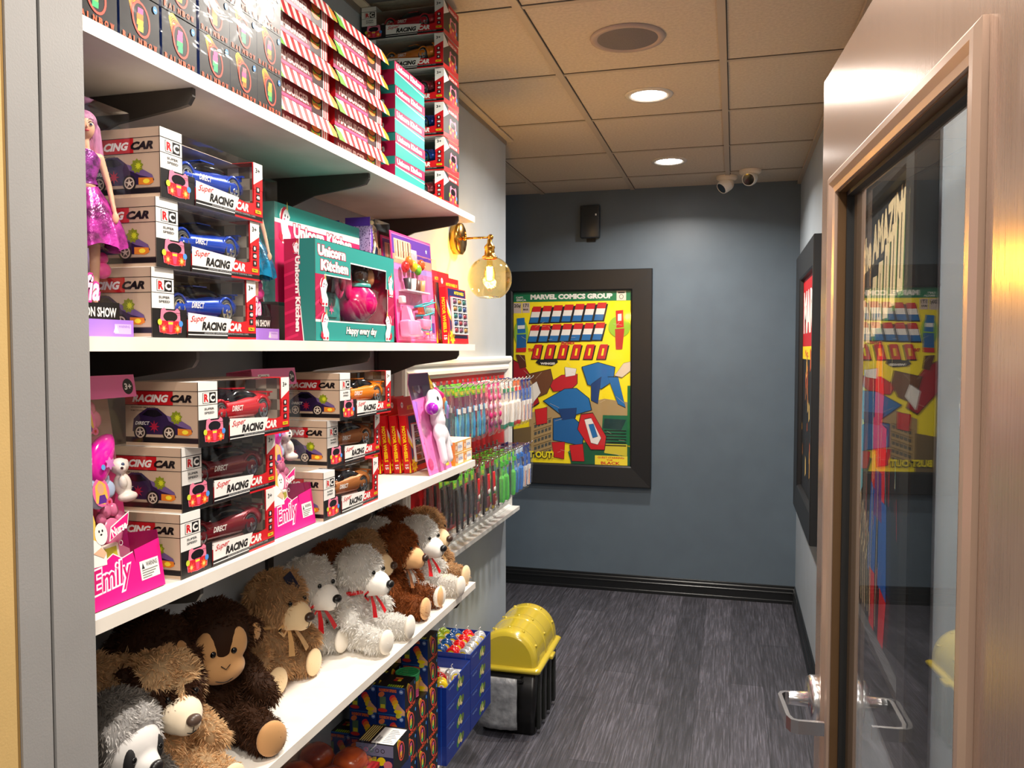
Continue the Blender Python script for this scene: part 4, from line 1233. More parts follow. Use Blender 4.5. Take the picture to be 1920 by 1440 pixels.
for i in range(5):
    put(mp, (-.902 - .0262 * i, 2.215 - .012 * i, SH['third'] + .0025), 0, 'upright red motor wheels pack, %s' % ('standing frontmost', 'second from the front', 'third from the front', 'fourth from the front', 'rearmost')[i], 'upright motor wheels packs', rot=(0, -math.radians(6), 0))
mp2 = motor_pack(.185, .172, .022, .036)
put(mp2, (-.832, 2.352, SH['second'] + .0015), 0, 'motor wheels pack at the far end of the eye-height shelf, in front', 'motor wheels packs below the wall lamp', rot=(0, -math.radians(4), 0))
put(mp2, (-.868, 2.352, SH['second'] + .0035), 0, 'motor wheels pack at the far end of the eye-height shelf, behind', 'motor wheels packs below the wall lamp', rot=(0, -math.radians(4), 0), scale=1.10)

# ---------------------------------------------------------------- supermarket play set boards
def market_board():
    t = thing('supermarket_play_set', None, 'toy pack')
    w, hh = .30, .300
    b = MB().rbox(-.004, 0, 0, 0, w, hh, HOT, .0015)
    b.frame((0, 0, 0), (0, 1, 0), (0, 0, 1))
    b.rc(.006, .006, w - .006, hh - .006, K(240, 120, 176)); b.rc(.006, hh * .80, w - .006, hh - .008, PUR); b.rc(.006, hh * .72, w - .006, hh * .80, K(240, 150, 120)); b.rc(.006, hh * .66, w - .006, hh * .71, LAV)
    b.rc(.02, hh * .76, w * .45, hh * .94, K(230, 200, 160))
    for k in range(7): b.rc(.024 + k * .018, hh * .78, .032 + k * .018, hh * .93, K(110, 50, 40) if k % 2 else K(240, 140, 110))
    b.rc(w * .45, hh * .74, w * .60, hh * .88, K(236, 180, 190)); b.star(w * .86, hh * .90, .008, WHT)
    for k in range(6): b.ring(w * (.70 + .05 * k % .25), hh * (.60 - .07 * k), .010, .010, .0008, HOT, 12)
    b.rc(w * .70, .014, w * .86, .030, YEL); b.tx('3+ toys', w * .72, .018, w * .12, .009, BLK, .02); b.rc(w * .88, .03, w * .95, .06, PUR)
    b.build('backing_card', t)
    def part(name, fn):
        q = MB(); fn(q); q.build(name, t)
    TQ, PKP = K(60, 196, 200, .25), K(244, 150, 190, .25)
    part('toy_balloons', lambda q: [q.ball((.016, .05 + .030 * k, .205 + .008 * ((k * 2) % 3)), (.011, .013, .016), c, 14, 9) for k, c in enumerate((K(214, 30, 30, .2), ORG, YEL, LGN, K(240, 90, 40, .2)))])
    part('toy_cups', lambda q: [q.lathe([(.008, 0), (.012, .03), (.010, .03)], c, c=(.016, .06 + .034 * k, .145), n=14) for k, c in enumerate((DGR, WHT, BRN, K(200, 150, 90)))])
    part('toy_rack_board', lambda q: q.box(.001, .03, .139, .026, .20, .143, K(220, 214, 220, .3)))
    part('toy_till', lambda q: (q.rbox(.002, .012, .015, .034, .095, .060, PKP, .006), q.loft([[(.006, .02, .055), (.034, .02, .055), (.034, .05, .055), (.006, .05, .055)], [(.006, .03, .098), (.020, .03, .098), (.020, .06, .092), (.006, .06, .092)]], PKP, smooth=False), q.rbox(.004, .012, .105, .018, .036, .125, WHT, .003)))
    def cart(q):
        for a in ((.12, .10, .21, .115), (.13, .075, .20, .085)):
            q.tube([(.006, a[0], a[1]), (.034, a[0], a[1]), (.034, a[2], a[3]), (.006, a[2], a[3]), (.006, a[0], a[1])], .0026, TQ, 6)
        for k in range(7): q.tube([(.034, .124 + .013 * k, .098), (.034, .132 + .011 * k, .076)], .0014, TQ, 5)
        q.tube([(.02, .21, .115), (.02, .235, .125)], .0028, TQ, 6); q.tube([(.02, .205, .10), (.02, .205, .035), (.02, .13, .035), (.02, .14, .078)], .0028, TQ, 6)
        q.box(.01, .135, .080, .03, .200, .100, K(230, 120, 60))
        for y in (.13, .20): q.lathe([(.001, -.002), (.008, -.002), (.008, .002), (.001, .002)], PKP, c=(.02, y, .026), axis=(1, 0, 0), n=14)
    part('toy_cart', cart)
    part('toy_basket', lambda q: q.rbox(.006, .125, .040, .030, .185, .066, PKP, .004))
    part('toy_letters', lambda q: [q.rbox(.003, .19 + .02 * k, .008, .016, .205 + .02 * k, .024, PKP, .003) for k in range(3)])
    MB().loft([[(x, y, z_) for x in (.001,) for y, z_ in ((.006, .008), (w * .82, .008), (w * .82, .245), (.006, .245))], [(.040, .010, .010), (.040, w * .80, .010), (.036, w * .80, .24), (.036, .010, .24)]], M_film, smooth=False).build('clear_blister', t)
    return t
mk = market_board()
put(mk, (-.866, 2.036, SH['second'] + .0015), 0, 'pink supermarket play set with blister, in front beside the unicorn kitchen box', 'pink supermarket play sets', rot=(0, -math.radians(4), 0))
put(mk, (-.925, 2.110, SH['second'] + .0015), 0, 'pink supermarket play set behind the front one', 'pink supermarket play sets', rot=(0, -math.radians(4), 0))

# ---------------------------------------------------------------- unicorn figure on a card
t = thing('unicorn_toy_card', 'pink card with a white unicorn figure leaning on the shelf above the plush toys', 'toy pack', (-.834, 2.186, SH['third'] + .001))
t.rotation_euler = (0, -math.radians(13), 0)
w, hh = .190, .298
b = MB()
b.add([(0, 0, 0), (0, w, 0), (0, w * .94, hh * .9), (0, w * .84, hh), (0, .01, hh), (0, -.012, hh * .9), (-.002, 0, 0), (-.002, w, 0), (-.002, w * .94, hh * .9), (-.002, w * .84, hh), (-.002, .01, hh), (-.002, -.012, hh * .9)],
      [(0, 1, 2, 3, 4, 5), (11, 10, 9, 8, 7, 6)] + [(i, i + 6, (i + 1) % 6 + 6, (i + 1) % 6) for i in range(6)], K(236, 120, 190))
b.frame((0, 0, 0), (0, 1, 0), (0, 0, 1))
b.pg([(-.010, hh * .74), (w * .95, hh * .78), (w * .94, hh * .9), (w * .84, hh * .995), (.01, hh * .995), (-.012, hh * .9)], K(70, 30, 84))
b.pg([(-.008, hh * .45), (.03, hh * .72), (-.01, hh * .74)], K(170, 110, 210))
for k in range(9): b.star(.012 + .02 * (k % 3), hh * (.1 + .07 * k) if k < 9 else 0, .004, K(200, 60, 150))
b.el(.026, .03, .020, .018, HOT); b.rc(w * .74, .012, w * .90, .026, YEL); b.tx('toys', w * .76, .015, w * .12, .008, BLK, .02)
b.build('backing_card', t)
UW = K(240, 234, 240, .35)
b = MB()
vs, fs = blob([('e', (.026, .095, .205), (.022, .038, .040)), ('e', (.032, .055, .190), (.022, .030, .024)), ('c', (.020, .105, .18), (.020, .105, .145), .020, .024), ('e', (.020, .105, .110), (.020, .036, .034)),
               ('c', (.022, .085, .09), (.022, .082, .03), .014, .012), ('c', (.022, .125, .09), (.022, .128, .03), .014, .012), ('c', (.022, .13, .120), (.022, .155, .070), .012, .010), ('e', (.022, .125, .250), (.007, .010, .016))], .004, 5)
b.add(vs, fs, UW, True)
b.ball((.045, .078, .212), (.003, .005, .007), BLK, 10, 6)
fig = b.build('unicorn_figure', t)
MB().ball((.038, .034, .186), (.018, .017, .018), K(170, 30, 190, .15, coat=.8), 18, 12).build('nose', fig)
MB().tube([(.03, .09, .245), (.03, .083, .285)], [.007, .001], K(240, 200, 70, .25, .4), 10).build('horn', fig)
b = MB()
for k, c in enumerate((HOT, K(240, 150, 60), K(110, 190, 220), LAV)):
    b.tube([(.03, .11 + .006 * k, .245 - .01 * k), (.042, .126 + .006 * k, .220 - .012 * k), (.036, .136 + .004 * k, .19 - .014 * k)], [.006, .008, .003], c, 8)
b.build('mane', fig)
MB().loft([[(.001, .015, .012), (.001, w * .9, .012), (.001, w * .86, .262), (.001, .012, .262)], [(.052, .022, .018), (.052, w * .86, .018), (.052, w * .82, .255), (.052, .020, .255)]], M_film, smooth=False).build('clear_blister', t)

# ---------------------------------------------------------------- small orange soap cartons
def soap():
    t = thing('soap_box', None, 'small box')
    L, D, H = .080, .060, .0365
    b = MB().box(-D, 0, 0, 0, L, H, K(240, 226, 206))
    b.frame((0, 0, 0), (0, 1, 0), (0, 0, 1)); b.rc(0, 0, L, H, K(226, 170, 90)); b.rc(L * .32, H * .12, L * .94, H * .88, K(238, 232, 226)); b.tx('NATURAL', L * .40, H * .38, L * .46, H * .26, K(110, 130, 180), .03); b.el(L * .16, H * .5, .009, .010, K(206, 70, 60)); b.el(L * .16, H * .5, .0065, .0075, K(246, 220, 190))
    b.frame((-D, 0, 0), (1, 0, 0), (0, 0, 1)); b.rc(0, 0, D, H, K(236, 140, 40)); b.el(D * .5, H * .6, .009, .008, K(226, 90, 60)); b.el(D * .5, H * .6, .006, .0055, CRM); b.tx('SOAP', D * .25, H * .12, D * .5, H * .2, WHT, .03)
    b.build('carton', t)
    return t
sp = soap()
z0 = SH['third'] + .0006
for k, (x, y, r) in enumerate([(-.828, 2.392, 0), (-.828, 2.476, 0), (-.828, 2.392, 1), (-.828, 2.476, 1), (-.885, 2.392, 0), (-.885, 2.476, 0), (-.885, 2.392, 1), (-.885, 2.476, 1), (-.885, 2.400, 2), (-.943, 2.476, 0), (-.943, 2.476, 1), (-.943, 2.476, 2), (-.943, 2.476, 3)]):
    put(sp, (x - .002 * r, y, z0 + r * .0371), 0, 'little orange carton stacked right of the unicorn card', 'little orange cartons')
# ================================================================ PLUSH TOYS
def fur(b, vs, fs, n, length, width, mats, colfn, seed, skip=None, droop=.35, curl=.9):
    """short pile: n curved blades rooted on the skin (vs, fs)"""
    rnd = np.random.RandomState(seed)
    va = np.array(vs)
    tris = []
    for f in fs:
        for k in range(1, len(f) - 1):
            tris.append((f[0], f[k], f[k + 1]))
    tris = np.array(tris)
    A, B, C_ = va[tris[:, 0]], va[tris[:, 1]], va[tris[:, 2]]
    N = np.cross(B - A, C_ - A)
    ar = np.linalg.norm(N, axis=1)
    N = N / np.maximum(ar, 1e-12)[:, None]
    idx = rnd.choice(len(tris), n, p=ar / ar.sum())
    u, v = rnd.rand(n), rnd.rand(n)
    q = u + v > 1
    u[q], v[q] = 1 - u[q], 1 - v[q]
    P = A[idx] + (B - A)[idx] * u[:, None] + (C_ - A)[idx] * v[:, None]
    N = N[idx]
    clump = np.array([noise.noise_vector(V(p) * 42)[:] for p in P])
    D = N * .75 + clump * curl + rnd.randn(n, 3) * .22 + np.array([0, 0, -droop])
    D /= np.linalg.norm(D, axis=1)[:, None]
    dn = (D * N).sum(1)
    D += N * np.maximum(0, .18 - dn)[:, None]
    L = length * (.6 + .7 * rnd.rand(n))[:, None]
    S = np.cross(D, rnd.randn(n, 3)); S /= np.maximum(np.linalg.norm(S, axis=1), 1e-9)[:, None]
    w = width * (.7 + .6 * rnd.rand(n))[:, None]
    M1 = P + D * L * .55
    T = P + D * L + (np.array([0, 0, -1.0]) * .25 + clump * .35) * L
    keep = np.ones(n, bool) if skip is None else np.array([not skip(p) for p in P])
    col = [colfn(p, r) for p, r in zip(P, rnd.rand(n))]
    for i in np.nonzero(keep)[0]:
        s_ = S[i] * w[i] / 2
        b.add([P[i] - N[i] * .001 - s_, P[i] - N[i] * .001 + s_, M1[i] + s_ * .9, M1[i] - s_ * .9, T[i]], [(0, 1, 2, 3), (3, 2, 4)], mats[col[i]])
def shades(name, c, f=(.88, 1.0, 1.10)):
    out = []
    for q in f:
        m, nt, p = nodes('pile_' + name)
        cc = lin([min(250, int(x * q)) for x in c])
        p.inputs['Base Color'].default_value = (*cc, 1)
        p.inputs['Roughness'].default_value = .7
        p.inputs['Specular IOR Level'].default_value = .25
        tr = nd(nt, 'ShaderNodeBsdfTranslucent', Color=(*cc, 1))
        mx = nt.nodes.new('ShaderNodeMixShader')
        mx.inputs[0].default_value = .42
        nt.links.new(p.outputs[0], mx.inputs[1]); nt.links.new(tr.outputs[0], mx.inputs[2])
        nt.links.new(mx.outputs[0], nt.nodes['Material Output'].inputs[0])
        out.append(m)
    return out
def rotz(a): return Matrix.Rotation(a, 3, 'Z')
def roty(a): return Matrix.Rotation(a, 3, 'Y')
FELT = {}
def plush(kind, cols, pad=(232, 190, 140), nose=(20, 16, 16), ribbon=None, head=1.0, seed=1, n=15000, eyes=True, fl=.0125, muz=None, legs_out=.06, leg=.118):
    """seated plush bear facing +x; body with head, arms and legs is one skin"""
    t = thing('teddy_bear' if kind == 'bear' else {'monkey': 'plush_monkey', 'dog': 'plush_dog', 'sloth': 'plush_sloth'}[kind], None, 'plush toy')
    H = V((.022, 0, .190))
    tilt = roty(math.radians(14))
    hp = lambda p: tuple(H + tilt @ (V(p) * head))
    prt = [('e', (-.004, 0, .082), (.056, .060, .078)), ('e', (.004, 0, .045), (.060, .066, .046)), ('e', hp((0, 0, .004)), (.062 * head, .068 * head, .060 * head)), ('c', (0, 0, .12), hp((0, 0, -.02)), .040, .045),
           ('c', (.0, .055, .128), (.050, .086, .078), .026, .024), ('c', (.0, -.055, .128), (.050, -.086, .078), .026, .024),
           ('c', (.02, .042, .036), (leg, legs_out, .032), .036, .030), ('c', (.02, -.042, .036), (leg, -legs_out, .032), .036, .030)]
    if kind in ('bear', 'dog'):
        for s in (-1, 1):
            prt.append(('e', hp((-.012, s * .062, .030)), (.012, .017, .022), rotz(s * .3)))
        prt.append(('e', hp((.040, 0, -.012)), (.036 * head, .040 * head, .032 * head)))
    if kind == 'monkey':
        prt.append(('e', hp((.008, 0, .012)), (.058, .064, .062)))
        for s in (-1, 1):
            prt.append(('e', hp((-.006, s * .076, -.004)), (.009, .022, .026), rotz(s * .5)))
    if kind == 'sloth':
        prt.append(('e', hp((.025, 0, -.005)), (.048, .056, .048)))
    vs, fs = blob(prt, .0045, 3)
    main, alt = cols[0], cols[1] if len(cols) > 1 else cols[0]
    mats = shades(kind, main) + shades(kind, alt)
    Hn = np.array(H)
    Ti = np.array(tilt.inverted())
    def region(p):
        """0: main pile, 3: second colour"""
        q = Ti @ (np.array(p) - Hn)
        if kind == 'dog' and p[2] > .135:
            if abs(q[1]) > .052: return 3                       # ears
            if q[0] > .008 and abs(abs(q[1]) - .028) < .021 and -.03 < q[2] < .035: return 3   # eye patches
            if q[2] < -.012: return 3
        if kind == 'sloth' and q[0] > .022 and q[2] > -.05 and abs(q[1]) < .05: return 3
        return 0
    b = MB()
    fcol = {}
    for f in fs:
        c = sum((V(vs[i]) for i in f), V()) / len(f)
        fcol.setdefault(region(c) + (0 if kind != 'x' else 0), []).append(f)
    base = len(b.v)
    b.v += vs
    for r, ff in fcol.items():
        mi = b.mi(mats[r])
        for f in ff:
            b.f.append(tuple(base + i for i in f)); b.m.append(mi); b.sm.append(True)
    mz = hp((.078 * 1.0, 0, -.016))
    def skip(p):
        if p[0] > leg + .024 and p[2] < .07: return True               # sole
        if kind == 'monkey' and p[2] > .13:
            q = Ti @ (np.array(p) - Hn)
            return q[0] > .038 and abs(q[1]) < .05 and q[2] < .05
        if kind == 'sloth':
            q = Ti @ (np.array(p) - Hn)
            return q[0] > .05 and abs(q[1]) < .045
        return (V(p) - V(mz)).length < .034
    fur(b, vs, fs, n, fl, .0019, mats, lambda p, r: region(p) + (0 if r < .33 else 1 if r < .72 else 2), seed, skip)
    b.build('body', t)
    PD = K(*pad, .8, sheen=.2)
    b = MB()
    # soles
    for s in (-1, 1):
        q = MB().ball((leg + .024, s * legs_out * 1.02, .035), (.011, .028, .031), PD, 22, 14, rotz(s * .10))
        q.build('foot_pad', t)
    BK = K(*nose, .35)
    if kind in ('bear', 'dog'):
        mc = K(*(muz or pad), .8, sheen=.2)
        q = MB()
        vs2, fs2 = blob([('e', hp((.060, 0, -.014)), (.038, .036 * head, .032 * head)), ('e', hp((.080, 0, -.016)), (.022, .027, .025)), ('e', hp((.050, 0, -.032)), (.030, .030, .020))], .004, 6)
        q.add(vs2, fs2, mc, True)
        q.build('muzzle', t)
        q = MB().ball(hp((.100, 0, -.003)), (.010, .0135, .0105), BK, 16, 10); q.build('nose', t)
        q = MB().tube([hp((.1025, 0, -.012)), hp((.1015, 0, -.026))], .0008, BLK, 5)
        q.tube([hp((.100 - .010 * (a / 5) ** 2, .016 * a / 5, -.027 + .010 * (a / 5) ** 2)) for a in range(-5, 6)], .0009, BLK, 5)
        q.build('mouth', t)
        ex, ey, ez = .060, .024, .020
    if kind == 'monkey':
        mc = K(*pad, .8, sheen=.2)
        q = MB()
        vs2, fs2 = blob([('e', hp((.052, 0, -.026)), (.030, .044, .030)), ('e', hp((.051, .022, .016)), (.014, .024, .032)), ('e', hp((.051, -.022, .016)), (.014, .024, .032))], .0035, 5)
        q.add(vs2, fs2, mc, True)
        q.build('face', t)
        q = MB().tube([hp((.082 - .014 * (a / 6) ** 2, .026 * a / 6, -.038 + .008 * (a / 6) ** 2)) for a in range(-6, 7)], .0009, BLK, 5)
        q.tube([hp((.080, -.008, -.006)), hp((.0835, 0, -.012)), hp((.080, .008, -.006))], .0008, BLK, 5)
        q.build('mouth', t)
        for s in (-1, 1):
            MB().ball(hp((.002, s * .078, -.004)), (.005, .015, .018), mc, 14, 8, rotz(s * .5)).build('ear_lining', t)
        ex, ey, ez = .0645, .018, .010
    if kind == 'sloth':
        mc = K(214, 210, 206, .8, sheen=.2)
        q = MB()
        vs2, fs2 = blob([('e', hp((.044, 0, -.004)), (.034, .048, .044)), ('e', hp((.076, 0, -.016)), (.024, .024, .020))], .004, 6)
        q.add(vs2, fs2, mc, True)
        q.build('face', t)
        MB().ball(hp((.099, 0, -.008)), (.008, .0135, .011), BK, 16, 10).build('nose', t)
        for s in (-1, 1):
            MB().ball(hp((.066, s * .027, -.004)), (.012, .010, .022), K(20, 18, 20, .8), 16, 10, rotz(s * .4)).build('eye_patch', t)
        ex, ey, ez = .074, .026, .002
    for s in (-1, 1):
        q = MB().ball(hp((ex, s * ey, ez)), (.0045, .0055, .0060), K(6, 6, 8, .08), 14, 9)
        q.build('eye', t)
    if ribbon:
        rb = K(*ribbon, .3)
        q = MB()
        pts = [(.052 * math.cos(a) + .006, .050 * math.sin(a), .138 + .006 * math.cos(a)) for a in [2 * PI * k / 20 for k in range(21)]]
        q.tube(pts, .006, rb, 6, False)
        for s in (-1, 1):
            lo = [(.062, s * .004, .134), (.074, s * .030, .148), (.070, s * .046, .140), (.072, s * .030, .124), (.062, s * .004, .132)]
            q.loft([[V(p) + V((0, 0, .004)), V(p) - V((0, 0, .004))] for p in lo], rb, closed=False, cap=False)
            q.loft([[(.066, s * .003, .134), (.066, s * .012, .132)], [(.082, s * .010, .105), (.080, s * .024, .106)], [(.092, s * .018, .078), (.088, s * .034, .082)]], rb, closed=False, cap=False)
        q.ball((.066, 0, .134), (.006, .008, .007), rb, 10, 7)
        q.build('ribbon', t)
    return t
TAN, WH, BRO, DKB, GRY, CRE = (206, 168, 124), (250, 247, 240), (150, 84, 40), (72, 44, 26), (120, 114, 108), (222, 186, 140)
p_tan = plush('bear', [TAN], (236, 206, 160), (60, 40, 30), (200, 158, 104), seed=3)
p_wh = plush('bear', [WH], (236, 228, 214), (10, 10, 12), (200, 8, 22), seed=5, muz=(240, 236, 228), n=6500, fl=.010)
p_br = plush('bear', [BRO], (226, 176, 122), (50, 30, 22), (150, 92, 50), seed=7)
p_mk = plush('monkey', [DKB], (196, 146, 92), seed=11, fl=.010, n=15000, legs_out=.062)
p_dg = plush('dog', [CRE, (70, 42, 26)], (232, 206, 170), (84, 66, 56), seed=13, head=1.06, muz=(232, 214, 186))
p_sl = plush('sloth', [GRY, (206, 202, 198)], (200, 190, 180), seed=17, fl=.011)
Z4 = SH['fourth'] + .001
q_tan = plush('bear', [TAN], (236, 206, 160), (60, 40, 30), (200, 158, 104), seed=4, leg=.055, n=11000)
q_wh = plush('bear', [WH], (236, 228, 214), (10, 10, 12), (200, 8, 22), seed=6, muz=(240, 236, 228), n=5500, fl=.010, leg=.055)
q_br = plush('bear', [BRO], (226, 176, 122), (50, 30, 22), (150, 92, 50), seed=8, leg=.055, n=11000)
q_mk = plush('monkey', [DKB], (196, 146, 92), seed=12, fl=.010, n=11000, legs_out=.055, leg=.05)
def seat(p, x, y, rz, lab, grp=None, ry=0, s=1.0, z=0):
    put(p, (x, y, Z4 + z), 0, lab, grp, rot=(0, ry, rz), scale=s)
g_t, g_w, g_b = 'tan teddy bears', 'white teddy bears with red ribbons', 'brown teddy bears'
R_ = math.radians
seat(q_tan, -1.030, 1.655, R_(-10), 'tan teddy bear seated frontmost, next to the dark brown monkey', g_t, s=1.02)
seat(q_wh, -1.035, 1.812, R_(-14), 'white teddy bear with red ribbon directly behind the frontmost tan bear', g_w)
seat(q_br, -1.048, 1.965, R_(-6), 'brown teddy bear between the two white bears nearest the monkey', g_b)
seat(p_wh, -.965, 1.945, R_(-6), 'white teddy bear with red bow at the shelf edge, middle of the row', g_w)
seat(q_tan, -1.030, 2.110, R_(-2), 'tan teddy bear just behind the middle white bear', g_t)
seat(p_br, -.975, 2.205, R_(0), 'brown teddy bear with soles at the shelf edge, before the last white bear', g_b)
seat(q_wh, -1.048, 2.235, R_(-4), 'white teddy bear against the wall, only its head top in view', g_w, s=1.04)
seat(q_br, -1.048, 2.385, R_(-6), 'brown teddy bear against the wall at the far end', g_b, s=1.06)
seat(p_wh, -.960, 2.350, R_(-12), 'white teddy bear with red ribbon nearest the far end of the shelf', g_w)
seat(p_tan, -.985, 2.475, R_(-12), 'tan teddy bear last in the row beside the hanging packs', g_t)
seat(p_mk, -.990, 1.378, R_(-38), 'dark brown plush monkey with tan face, fully in view', 'dark brown plush monkeys', s=1.08)
seat(q_mk, -1.044, 1.262, R_(-30), 'dark brown plush monkey against the wall, behind the other animals', 'dark brown plush monkeys', s=1.10)
seat(p_dg, -.962, 1.188, R_(-22), 'beige plush dog with dark brown eye patches and a big pale snout', s=.97)
seat(q_tan, -1.046, 1.118, R_(-20), 'tan plush bear half hidden behind the grey sloth at the left edge', g_t)
seat(p_sl, -.955, 1.045, R_(-8), 'grey plush sloth with a pale face at the left edge', ry=R_(6), s=.95)
# paper tag on the frontmost bear
t = thing('hang_tag', 'black paper tag hanging on the head of the frontmost tan bear', 'tag', (-.958, 1.640, 1.075))
b = MB(); b.rbox(-.001, -.011, -.026, .001, .011, .026, K(16, 18, 44, .3), .0006)
b.frame((-.0012, .011, -.026), (0, -1, 0), (0, 0, 1)); b.rc(.004, .004, .012, .010, WHT); b.tx('PLUSH', .004, .036, .018, .006, WHT)
b.frame((.0012, -.011, -.026), (0, 1, 0), (0, 0, 1)); b.rc(.004, .004, .012, .010, WHT)
b.build('card', t); t.rotation_euler = (R_(32), 0, R_(-25))
# ================================================================ HANGING DISPLAY ON THE LEFT WALL
t = thing('display_frame', 'white moulded wall frame with a red backing board behind the hanging toothbrushes', 'display frame', (XW, 0, 0))
fy0, fy1, fz0, fz1 = 2.565, 3.965, .800, 1.570
MW = K(226, 226, 222, .4)
b = MB()
prof = [(0, .001), (0, .030), (.010, .038), (.022, .038), (.030, .026), (.044, .026), (.050, .034), (.062, .034), (.070, .020), (.078, .020), (.078, .001)]
rings = []
for (y, z_, uy, uz) in ((fy0, fz0, 1, 1), (fy1, fz0, -1, 1), (fy1, fz1, -1, -1), (fy0, fz1, 1, -1)):
    rings.append([V((d, y + uy * p, z_ + uz * p)) for p, d in prof])
rings.append(rings[0])
b.loft(rings, MW, closed=False, cap=False, smooth=False)
b.build('frame', t)
b = MB().box(.002, fy0 + .07, fz0 + .07, .014, fy1 - .07, fz1 - .07, K(200, 16, 24, .45))
b.frame((.0141, fy0 + .08, fz1 - .13), (0, 1, 0), (0, 0, 1))
for k in range(40):
    for j in range(2): b.el(.04 + k * .03, .01 - j * .025, .003, .003, K(120, 8, 14), 6, k=1)
b.build('backing_board', t)
MB().box(.015, fy0 + .02, fz0 - .0, .075, fy1 - .004, fz0 + .018, MW).build('ledge', t)
# ---- wire pegs
def peg(L):
    b = MB()
    b.tube([(0, 0, 0), (L * .96, 0, .004), (L, 0, .010), (L + .004, 0, .018)], .0024, CHR, 6)
    b.box(-.002, -.012, -.010, .002, .012, .016, CHR)
    return b.mesh('peg_hook')
PEG = peg(.17)
